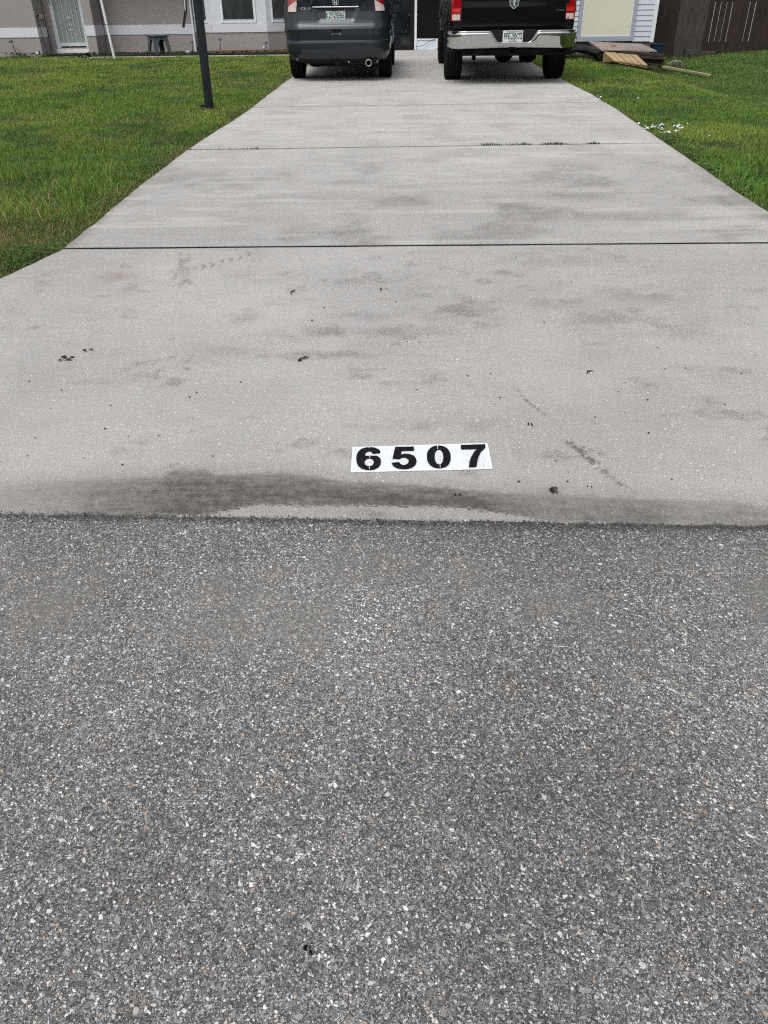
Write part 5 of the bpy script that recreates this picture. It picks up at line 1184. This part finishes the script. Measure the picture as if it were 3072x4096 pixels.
# ---------------------------------------------------------------- grey compact SUV
CV = empty('parked_suv', (-1.215, 14.65, float(zdrive(15.6))+.006-.015), 'dark grey metallic SUV parked on the left half of the driveway, seen from behind', 'SUV')
CV.rotation_euler[0] = R(.9)
def cv_disp(x, h):
    d = 0
    # licence recess
    wl = np.interp(h, [.86, 1.04], [.29, .37]); e = sstep(wl+.02, wl-.05, abs(x))*sstep(.845, .90, h)*sstep(1.075, 1.05, h)
    d += .018*float(e)
    d += .02*float(sstep(.10, .06, abs(x))*sstep(.685, .70, h)*sstep(.75, .74, h))
    return d
def cv_side(y, h):
    b = 0
    for yc in (.96, 3.58):
        b += .028*math.exp(-((y-yc)/.42)**2)*math.exp(-((h-.62)/.22)**2)
    b += -.018*math.exp(-((h-.74)/.05)**2)+.012*math.exp(-((h-.90)/.06)**2)
    return b
cvk = [(.30, .80, .14, 4.35, .30, .38, .02), (.345, .82, .055, 4.42, .30, .38, .02), (.40, .845, .020, 4.46, .28, .36, .02), (.42, .855, .012, 4.48, .28, .36, .02),
       (.47, .862, .0, 4.50, .27, .36, .025), (.56, .868, .0, 4.50, .27, .36, .025), (.592, .868, .012, 4.50, .27, .36, .025), (.60, .868, .030, 4.50, .26, .36, .03), (.66, .872, .034, 4.50, .26, .36, .03),
       (.755, .876, .032, 4.50, .25, .36, .03), (.80, .880, .050, 4.48, .25, .36, .03), (.822, .882, .064, 4.46, .25, .36, .03), (.87, .884, .082, 4.42, .25, .36, .03), (.98, .882, .105, 4.20, .24, .36, .035), (1.06, .875, .112, 3.9, .24, .36, .04)]
low = Shell(cvk, .02, cv_disp, cv_side, nrear=90)
bd_ = low.build('body', M['crv_paint'], CV, cutters=[(.86, .96, .35, .385, .50, 'X'), (-.86, .96, .35, .385, .50, 'X'), (.86, 3.58, .35, .385, .50, 'X'), (-.86, 3.58, .35, .385, .50, 'X')])
upk = [(1.0605, .872, .113, 3.4, .24, .36, .04), (1.16, .855, .119, 3.35, .23, .36, .04), (1.18, .848, .132, 3.3, .23, .36, .04), (1.30, .80, .24, 3.0, .22, .34, .05), (1.50, .715, .38, 2.6, .20, .30, .05), (1.60, .655, .44, 2.35, .18, .26, .05), (1.645, .58, .50, 2.2, .16, .22, .04), (1.665, .50, .62, 2.0, .14, .2, .04)]
up = Shell(upk, .03, nrear=60); cab = up.build('greenhouse', M['crv_paint'], CV)
up.patch('rear_window', 'dark_glass', CV, [(-.56, 1.175), (-.53, 1.30), (-.47, 1.56)], [(.56, 1.175), (.53, 1.30), (.47, 1.56)], .004, 20, 10)
for s_ in (-1, 1):
    mb = MB(); P_ = [(.55, 1.12), (.75, 1.16), (.85, 1.48), (2.2, 1.52), (2.95, 1.14)]
    def fx(y, h, o_=0): return (s_*(np.interp(h, [1.0605, 1.14, 1.3, 1.5, 1.6], [.872, .855, .80, .715, .655])+o_), y, h)
    mb.prism(P_, lambda a, b: fx(a, b, .006), lambda a, b: fx(a, b, -.02)); mb.build('side_window', M['dark_glass'], CV, local=True)
    mb = MB(); mb.prism([(2.1, 1.60), (2.15, 1.66), (.7, 1.66), (.6, 1.60)], lambda a, b: (s_*.60, a, b), lambda a, b: (s_*.57, a, b)); mb.build('roof_rail', M['black'], CV, local=True, bevel=.005)
# black upper tailgate garnish band under the rear glass, above the chrome strip
low.patch('lower_glass_panel', 'dark_glass', CV, [(-.385, 1.058), (-.388, 1.0599)], [(.385, 1.058), (.388, 1.0599)], .003, 20, 2)
up.patch('glass_panel', 'dark_glass', CV, [(-.40, 1.0605), (-.43, 1.115), (-.50, 1.14), (-.56, 1.172)], [(.40, 1.0605), (.43, 1.115), (.50, 1.14), (.56, 1.172)], .0035, 24, 8)
# chrome strip
def strip(sh, name, mat, pts, wd_, off, n=24):
    mb = MB(); vs = []; 
    P_ = []
    for i_ in range(len(pts)-1):
        for k in range(n): t = k/n; P_.append((pts[i_][0]*(1-t)+pts[i_+1][0]*t, pts[i_][1]*(1-t)+pts[i_+1][1]*t))
    P_.append(pts[-1])
    path = [(x, sh.rear(x, h)-off, h) for x, h in P_]; mb.tube(path, wd_, 8); return mb.build(name, M[mat], CV if sh in (low, up) else None, local=True, smooth=50)
strip(low, 'chrome_strip', 'bright_metal', [(-.375, 1.054), (.365, 1.054)], .011, .010, 50)
# seams
SEAM = .0032
strip(low, 'tailgate_seam', 'black', [(-.628, 1.055), (-.626, .82), (-.618, .62), (-.59, .585), (-.45, .572), (0, .566), (.45, .572), (.575, .585), (.60, .62), (.612, .82), (.618, 1.055)], SEAM, 0.0)
strip(low, 'shelf_seam', 'black', [(-.622, .815), (0, .818), (.610, .815)], .0022, 0.001)
# lamps
for s_ in (-1, 1):
    i0, o0 = .640, .785
    def mp(P): return [(s_*a, b) for a, b in P]
    Lw = [(o0, .995), (.775, 1.0585)]; Rw = [(i0, .995), (.636, 1.0585)]
    a_, b_ = (mp(Lw), mp(Rw)) if s_ < 0 else (mp(Rw), mp(Lw))
    lo_ = low.patch('tail_light', 'clear_lens', CV, a_, b_, .012, 8, 5)
    Lw = [(.770, 1.0605), (.735, 1.135)]; Rw = [(.632, 1.0605), (.625, 1.135)]
    a_, b_ = (mp(Lw), mp(Rw)) if s_ < 0 else (mp(Rw), mp(Lw))
    up.patch('reversing_lens', 'clear_lens', lo_, a_, b_, .012, 8, 5)
    Lw = [(.782, 1.0705), (.765, 1.16), (.74, 1.3), (.66, 1.52)]; Rw = [(.772, 1.0705), (.624, 1.142), (.61, 1.3), (.575, 1.52)]
    a_, b_ = (mp(Lw), mp(Rw)) if s_ < 0 else (mp(Rw), mp(Lw))
    up.patch('red_lens', 'red_lens', lo_, a_, b_, .013, 8, 12)
    # red reflectors low in the bumper
    Lw = [(.565, .404), (.57, .418)]; Rw = [(.41, .408), (.41, .420)]
    a_, b_ = (mp(Lw), mp(Rw)) if s_ < 0 else (mp(Rw), mp(Lw))
    low.patch('bumper_reflector', plain('dark_red_reflector', (.10, .012, .012), .2, .1, 20), CV, a_, b_, .004, 8, 2)
# H emblem in rounded frame
def emblem_H(x, h):
    y = up.rear(x, h)-.006; mb = MB()
    def P2(poly, d=.008): mb.prism(poly, lambda a, b: (x+a, y-d, h+b), lambda a, b: (x+a, y+.004, h+b))
    P2([(-.030, .040), (-.017, .040), (-.010, .004), (.010, .004), (.017, .040), (.030, .040), (.022, -.038), (.009, -.038), (.008, -.010), (-.008, -.010), (-.009, -.038), (-.022, -.038)])
    rg = []
    for k in range(33):
        t = 2*math.pi*k/32; c_, s__ = math.cos(t), math.sin(t); e = .55
        xx = .045*math.copysign(abs(c_)**e, c_); zz = .041*math.copysign(abs(s__)**e, s__); xx *= 1+.12*(zz/.041); rg.append((x+xx, y-.004, h+zz))
    mb.tube(rg, .0042, 6, cap=False); return mb.build('emblem', M['bright_metal'], CV, local=True, smooth=35)
emblem_H(-.0, 1.120)
lettering('badge', 'CR-V', 'bright_metal', CV, -.485, low.rear(-.485, 1.036)-.010, 1.034, .050, 1.5, .0009, .12)
mb = MB()
for k in range(11): mb.box(-.565+k*.0135, -.556+k*.0135, low.rear(-.5, 1.003)-.004, low.rear(-.5, 1.003), .996+(.002 if k % 3 else 0), 1.008)
for k in range(9): mb.box(-.552+k*.0135, -.545+k*.0135, low.rear(-.5, .985)-.004, low.rear(-.5, .985), .983, .990)
mb.build('dealer_badge', M['steel'], CV, local=True)
number_plate(CV, -.005, low.rear(0, .94)-.012, .940, 'KZN', 'EB6', 'plate_green', True)
lb(CV, 'plate_mount', 'black', [(-.16, .15, low.rear(0, .94)-.008, low.rear(0, .94)+.05, .862, 1.02)])
hy = low.rear(0, .72)
lb(CV, 'handle_recess', 'black', [(-.092, .062, hy-.004, hy+.03, .700, .742)], .006); lb(CV, 'handle_lip', 'steel', [(-.088, .058, hy-.008, hy+.0, .692, .699)])
# lower valance, undertray, exhaust, hitch
lb(CV, 'valance', 'black', [(-.66, .66, .10, .5, .29, .36), (-.62, .60, .5, .9, .24, .5)], .02)
lb(CV, 'undertray', 'under', [(-.62, .62, .55, 4.2, .24, .42), (-.52, .10, .45, .85, .21, .34), (-.46, -.30, .30, .6, .205, .30)], .03)
mb = MB(); mb.lathe([(.036, .03), (.038, .003), (.046, 0), (.054, .006), (.055, .02), (.053, .26), (.036, .26)], (.515, .02, .275), 24, 'Y', closed=False); ex = mb.build('exhaust_tip', M['dull_tip'], CV, local=True, smooth=40)
mb = MB(); mb.tube([(.515, .14, .272), (.515, .6, .27), (.3, .9, .27)], .030, 12); mb.build('exhaust_pipe', M['under'], CV, local=True, smooth=40)
lb(CV, 'tow_hitch', 'black', [(-.045, .045, .10, .3, .25, .33), (-.5, .5, .22, .28, .26, .32)], .006)
mb = MB(); mb.lathe([(0, 0), (.016, .004), (.018, .03), (0, .03)], (.185, .08, .29), 12, 'Y'); mb.build('hitch_socket', M['steel'], CV, local=True)
lb(CV, 'wheel_well', 'black', [(-.70, -.45, .5, 1.42, .35, .76), (.45, .70, .5, 1.42, .35, .76), (-.70, -.45, 3.12, 4.04, .35, .76), (.45, .70, 3.12, 4.04, .35, .76)])
for x_, s_ in ((-.765, -1), (.765, 1)):
    wheel(CV, x_, .96, .352, .225, .225, 'steel', s_); wheel(CV, x_, 3.58, .352, .225, .225, 'steel', s_)
mb = MB(); mb.lathe([(0, -.30), (.03, -.3), (.03, .3), (0, .3)], (0, .96, .33), 12, 'X'); mb.box(-.62, .62, .9, 1.02, .28, .34); mb.build('rear_suspension', M['under'], CV, local=True)
for s_ in (-1, 1):
    mb = MB(); bm_ = []
    rg = [(s_*.90, 2.92, 1.17), (s_*.955, 2.90, 1.17), (s_*1.04, 2.92, 1.17)]
    mb.lathe([(0, -.05), (.055, -.045), (.078, -.01), (.075, .05), (.04, .10), (0, .11)], (s_*.985, 2.95, 1.18), 20, 'Y'); mi = mb.build('mirror', M['crv_paint'], CV, local=True, smooth=50)
    mb = MB(); mb.lathe([(0, -.002), (.066, -.002), (.066, .003), (0, .003)], (s_*.985, 2.902, 1.18), 20, 'Y'); mb.build('mirror_glass', M['window_glass'], mi, local=True)
    mb = MB(); mb.tube([(s_*.84, 3.0, 1.10), (s_*.93, 2.98, 1.14)], .02, 8); mb.build('mirror_arm', M['black'], mi, local=True)
    for yy_ in (1.75, 2.75): lb(CV, 'door_handle', 'crv_paint', [(s_*.885-.02, s_*.885+.02, yy_, yy_+.18, .93, .955)], .008)
    for yy_ in (1.35, 2.3, 3.2):
        mb = MB(); mb.tube([(s_*(.868+cv_side(yy_, h)+np.interp(h, [.4, .98, 1.05], [-.01, .014, .007])), yy_, h) for h in np.linspace(.4, 1.05, 12)], .003, 6); mb.build('door_seam', M['black'], CV, local=True)
    mb = MB(); mb.box(s_*.70-.08, s_*.70+.08, 4.33, 4.46, .76, .86); mb.build('headlight', M['clear_lens'], CV, local=True, bevel=.02)

# ---------------------------------------------------------------- black pickup
TR = empty('pickup_truck', (1.55, 13.80, float(zdrive(15.05))+.006-.02), 'black pickup truck with chrome bumper parked on the right half of the driveway', 'pickup truck')
TR.rotation_euler[0] = R(.9)
def tr_side(y, h):
    b = 0
    for yc in (1.25, 4.82): b += .05*sstep(.62, .42, abs(y-yc))*math.exp(-((h-.72)/.30)**2)
    return float(b)-.012*math.exp(-((h-1.0)/.03)**2)
bedk = [(.60, .93, .26, 5.75, .06, .08, .01), (.70, .945, .235, 5.78, .06, .08, .01), (.78, .95, .225, 5.80, .06, .08, .01), (1.0, .955, .22, 5.80, .06, .08, .01), (1.04, .955, .215, 5.80, .06, .08, .01), (1.10, .955, .22, 5.78, .06, .08, .01), (1.22, .95, .225, 5.65, .06, .08, .01), (1.26, .945, .235, 5.5, .06, .08, .01)]
tlow = Shell(bedk, .04, None, tr_side, nrear=40)
tb_ = tlow.build('body', M['ram_paint'], TR, cutters=[(.95, 1.25, .42, .50, .56, 'X'), (-.95, 1.25, .42, .50, .56, 'X'), (.95, 4.82, .42, .50, .56, 'X'), (-.95, 4.82, .42, .50, .56, 'X')])
lb(TR, 'bed_side', 'ram_paint', [(-.945, -.86, .25, 2.2, 1.262, 1.42), (.86, .945, .25, 2.2, 1.262, 1.42)], .02)
cabk = [(1.2605, .94, 2.25, 4.4, .12, .12, .01), (1.42, .90, 2.27, 4.2, .12, .12, .01), (1.80, .76, 2.40, 3.7, .12, .12, .01), (1.88, .68, 2.55, 3.5, .12, .12, .01)]
tcab = Shell(cabk, .06, nrear=20); tcab.build('cab', M['ram_paint'], TR)
tcab.patch('rear_window', 'dark_glass', TR, [(-.66, 1.44), (-.58, 1.76)], [(.66, 1.44), (.58, 1.76)], .004, 8, 6)
for s_ in (-1, 1):
    mb = MB(); mb.prism([(2.45, 1.44), (2.6, 1.76), (3.55, 1.76), (4.05, 1.44)], lambda a, b: (s_*(np.interp(b, [1.42, 1.8], [.90, .76])+.006), a, b), lambda a, b: (s_*(np.interp(b, [1.42, 1.8], [.90, .76])-.02), a, b)); mb.build('side_window', M['dark_glass'], TR, local=True)
    for yy_ in (2.22, 3.15, 4.05):
        mb = MB(); mb.tube([(s_*(.957+tr_side(yy_, h)), yy_, h) for h in np.linspace(.62, 1.24, 10)], .004, 6); mb.build('door_seam', M['black'], TR, local=True)
    for yy_ in (2.35, 3.25): lb(TR, 'door_handle', 'chrome', [(s_*.965-.02, s_*.965+.02, yy_, yy_+.22, 1.10, 1.13)], .01)
    lb(TR, 'mirror', 'black', [(s_*1.13-.11, s_*1.13+.11, 3.85, 3.95, 1.32, 1.58)], .03)
    mb = MB(); mb.tube([(s_*.90, 3.95, 1.40), (s_*1.05, 3.92, 1.42)], .02, 8); mb.build('mirror_arm', M['black'], TR, local=True)
    lb(TR, 'headlight', 'clear_lens', [(s_*.75-.12, s_*.75+.12, 5.62, 5.76, 1.0, 1.16)], .02)
    lb(TR, 'sill', 'ram_paint', [(s_*.86-.06, s_*.86+.06, 1.85, 4.25, .50, .60)], .02)
# tailgate panel
tg = MB(); ty = .205
vs = []; nx_, nz_ = 40, 24
for j in range(nz_+1):
    h = .755+(1.40-.755)*j/nz_
    for i_ in range(nx_+1):
        x = -.775+1.60*i_/nx_; y = ty-.010*float(sstep(1.05, 1.09, h)*sstep(1.20, 1.16, h))+.012*abs(2*i_/nx_-1)**4+.01*sstep(.79, .755, h); vs.append((x, float(y), h))
w_ = nx_+1; fs = [(j*w_+i_, j*w_+i_+1, (j+1)*w_+i_+1, (j+1)*w_+i_) for j in range(nz_) for i_ in range(nx_)]
N = len(vs); bo = list(range(w_))+[j*w_+nx_ for j in range(1, nz_+1)]+[nz_*w_+i_ for i_ in range(nx_-1, -1, -1)]+[j*w_ for j in range(nz_-1, 0, -1)]
tg.add(vs+[(x, .26, h) for x, y, h in vs], fs+[(bo[k], N+bo[k], N+bo[(k+1) % len(bo)], bo[(k+1) % len(bo)]) for k in range(len(bo))]+[tuple(N+b_ for b_ in bo)[::-1]])
tgo = tg.build('tailgate', M['ram_paint'], TR, local=True, smooth=40)
# ram emblem: shield outline, muzzle and curled horns
mb = MB(); ey = ty-.006; ex_, eh = .003, 1.105
sh_ = [(-.066, .10), (-.070, .02), (-.062, -.045), (-.035, -.070), (0, -.095), (.035, -.070), (.062, -.045), (.070, .02), (.066, .10), (.05, .12), (-.05, .12)]
rg = [(ex_+a, ey-.008, eh+b) for a, b in sh_+[sh_[0]]]; mb.tube(rg, .0065, 6, cap=False)
mb.prism([(-.030, .085), (-.012, .095), (.012, .095), (.030, .085), (.024, .04), (.016, -.01), (.012, -.055), (0, -.066), (-.012, -.055), (-.016, -.01), (-.024, .04)], lambda a, b: (ex_+a, ey-.014, eh+b), lambda a, b: (ex_+a, ey-.002, eh+b))
for s_ in (-1, 1):
    pts = []
    for k in range(14):
        a = -1.9+k*.36; r_ = .026-k*.0008; pts.append((ex_+s_*(.036+math.cos(a)*r_*.9*(1)), ey-.010, eh+.040-math.sin(a)*r_*1.5-.02))
    mb.tube(pts, [.007-.0004*k for k in range(14)], 6)
em = mb.build('emblem', M['bright_metal'], tgo, local=True, smooth=35)
mb = MB(); mb.prism([(a*.93, b*.93) for a, b in sh_], lambda a, b: (ex_+a, ey-.003, eh+b), lambda a, b: (ex_+a, ey+.004, eh+b)); mb.build('emblem_back', plain('emblem_grey', (.05, .07, .075), .3), tgo, local=True)
lettering('badge', 'Tradesman', 'steel', tgo, .71, ty-.008, .987, .028, 1.05, .0004, .2)
# tail lamps
for s_ in (-1, 1):
    xi, xo = (.80, .935) if s_ < 0 else (.845, .945)
    def mp(P): return [(s_*a, b) for a, b in P]
    def TP(nm, mat, z0, z1, off, par, wi=xi, wo=xo):
        a_, b_ = mp([(wo, z0), (wo, z1)]), mp([(wi, z0), (wi, z1)])
        if s_ > 0: a_, b_ = b_, a_
        return tlow.patch(nm, mat, par, a_, b_, off, 8, 6, back=.01)
    xo2 = .945
    tl = TP('tail_light', 'red_lens', .862, 1.235, .014, TR, .792, xo2)
    TP('reversing_lens', 'clear_lens', .872, .945, .018, tl, .806, .925)
    TP('bright_lens', 'red_band', .975, 1.02, .018, tl, .802, .935)
lb(TR, 'pillar_gap', 'black', [(-.796, -.779, .212, .25, .76, 1.25)]); lb(TR, 'pillar_gap', 'black', [(.829, .845, .212, .25, .76, 1.25)])
# chrome bumper
bt = lambda x: float(np.interp(x, [-.99, -.36, -.33, -.24, -.20, .24, .285, .37, .40, .99], [.722, .722, .712, .590, .574, .574, .590, .715, .728, .728]))
bb = lambda x: float(np.interp(abs(x), [0, .30, .55, .80, .93, .99], [.505, .505, .500, .497, .505, .530]))
mb = MB(); vs = []; xs_ = np.linspace(-.985, .985, 120); prof = [(.0, .030, .6), (.03, .004, 0), (.07, -.006, 0), (.14, -.012, 0), (.30, -.010, 0), (.55, .004, 0), (.80, .022, 0), (.94, .040, 0), (1.0, .065, 0)]
nP = 22
for x in xs_:
    T_, B_ = bt(x), bb(x); cy_ = .0+.20*max(0, (abs(x)-.70)/.285)**2.2
    for k in range(nP+1):
        t = k/nP; t2 = t**1.3; off = np.interp(t2, [p[0] for p in prof], [p[1] for p in prof]); vs.append((x, .02+cy_+float(off), T_+(B_-T_)*t2))
w_ = nP+1; n = len(vs); fs = [(i_*w_+k, (i_+1)*w_+k, (i_+1)*w_+k+1, i_*w_+k+1) for i_ in range(len(xs_)-1) for k in range(nP)]
bo = [i_*w_ for i_ in range(len(xs_))]+[(len(xs_)-1)*w_+k for k in range(1, w_)]+[i_*w_+nP for i_ in range(len(xs_)-2, -1, -1)]+[k for k in range(nP-1, 0, -1)]
mb.add(vs+[(x*.98, y+.035, h) for x, y, h in vs], fs+[tuple(n+a for a in f[::-1]) for f in fs]+[(bo[k], n+bo[k], n+bo[(k+1) % len(bo)], bo[(k+1) % len(bo)]) for k in range(len(bo))])
bp_ = mb.build('bumper', M['chrome'], TR, local=True, smooth=45)
rim_ = MB(); rim_.tube([(x, .042+.20*max(0, (abs(x)-.70)/.285)**2.2, bt(x)+.002) for x in np.linspace(-.96, .96, 110)], .010, 8); rim_.build('bumper_lip', M['chrome'], bp_, local=True, smooth=60)
lb(TR, 'bumper_step_pad', 'black', [(-.93, .93, .07, .24, .700, .735), (-.36, .38, .065, .12, .57, .745)], .006)
number_plate(TR, 0.0, .058, .662, 'FFE', 'X72', 'plate_dark', False)
# underbody
lb(TR, 'frame_rail', 'under', [(-.56, -.46, .3, 5.2, .42, .58), (.46, .56, .3, 5.2, .42, .58), (-.75, .75, .18, .26, .40, .52), (-.9, .9, .27, .6, .50, .66)], .01)
mb = MB(); mb.lathe([(0, -.14), (.10, -.11), (.165, -.04), (.165, .04), (.10, .12), (0, .16)], (0, 1.25, .40), 20, 'Y'); mb.tube([(-.80, 1.25, .40), (.80, 1.25, .40)], .045, 12); mb.build('rear_axle', M['under'], TR, local=True, smooth=40)
mb = MB(); mb.lathe([(.20, -.10), (.36, -.09), (.385, 0), (.36, .09), (.20, .10)], (0, .78, .47), 32, 'Z', closed=True); mb.build('spare_tyre', M['rubber'], TR, local=True, smooth=35)
mb = MB(); mb.tube([(-.62, .5, .50), (-.64, .9, .42), (-.64, 1.25, .40), (-.64, 1.6, .44), (-.62, 2.1, .52)], .025, 8); mb.tube([(.62, .5, .50), (.64, .9, .42), (.64, 1.25, .40), (.64, 1.6, .44), (.62, 2.1, .52)], .025, 8)
mb.tube([(-.5, 1.15, .30), (-.5, 1.45, .55)], .035, 10); mb.tube([(.5, 1.15, .30), (.5, 1.45, .55)], .035, 10); mb.build('leaf_spring', M['under'], TR, local=True, smooth=40)
hc = MB()
hc.box(-.042, .062, .06, .30, .498, .508); hc.box(-.042, .062, .06, .30, .420, .432); hc.box(-.042, -.030, .06, .30, .4321, .4979); hc.box(.050, .062, .06, .30, .4321, .4979)
hc.build('hitch_receiver', M['under'], TR, local=True, bevel=.002)
lb(TR, 'hitch_crossbar', 'under', [(-.55, .55, .14, .22, .44, .50)], .01)
mb = MB(); mb.tube([(.74, .42, .36), (.72, .8, .40), (.55, 1.9, .42), (.3, 3.0, .40)], .032, 12); mb.build('exhaust_pipe', M['under'], TR, local=True, smooth=40)
lb(TR, 'wheel_well', 'black', [(-.74, -.60, .76, 1.74, .5, .93), (.60, .74, .76, 1.74, .5, .93), (-.74, -.60, 4.33, 5.31, .5, .93), (.60, .74, 4.33, 5.31, .5, .93), (-.6, .6, 1.8, 5.3, .38, .5)])
mb = MB(); mb.tube([(.66, .40, .40), (.75, .37, .415), (.93, .40, .425), (.985, .48, .44)], .022, 10); mb.box(.64, .97, .40, .62, .43, .62); mb.build('mud_guard', M['black'], TR, local=True, smooth=40)
mb = MB(); mb.box(-.97, -.64, .44, .62, .45, .62); mb.build('mud_guard', M['black'], TR, local=True)
for x_, s_ in ((-.845, -1), (.845, 1)):
    wheel(TR, x_, 1.25, .405, .285, .26, 'chrome', s_); wheel(TR, x_, 4.82, .405, .285, .26, 'chrome', s_)

# ================================================================== far trees across the street (behind the viewer; seen in the chrome and paint)
V = []; T = []; C = []; k = 0; rr = random.Random(9)
for tx in range(-44, 48, 4):
    cx, cy, cr = tx+rr.uniform(-1, 1), -17+rr.uniform(-3, 2), rr.uniform(3.6, 5)
    for _ in range(1500):
        d = Vector((rr.gauss(0, 1), rr.gauss(0, 1), rr.gauss(0, 1))).normalized()*rr.uniform(.6, 1)*cr; c_ = Vector((cx, cy, 4.2))+Vector((d.x, d.y, d.z*1.0)); c_.z = max(.2, c_.z); s_ = rr.uniform(.25, .6)
        u = Vector((rr.gauss(0, 1), rr.gauss(0, 1), rr.gauss(0, 1))).normalized()*s_; v_ = u.orthogonal().normalized()*s_; g = rr.uniform(.5, 1.2)
        V += [c_-u, c_+v_, c_+u, c_-v_]; C += [[.035*g, .07*g, .02*g, 1]]*4; T += [(k, k+1, k+2), (k, k+2, k+3)]; k += 4
tag(fast_mesh('distant_trees', np.array(V), np.array(T), M['blade'], {'tint': ('FLOAT_COLOR', np.array(C))}, smooth=False), 'row of trees across the street behind the viewer', 'trees', kind='stuff')
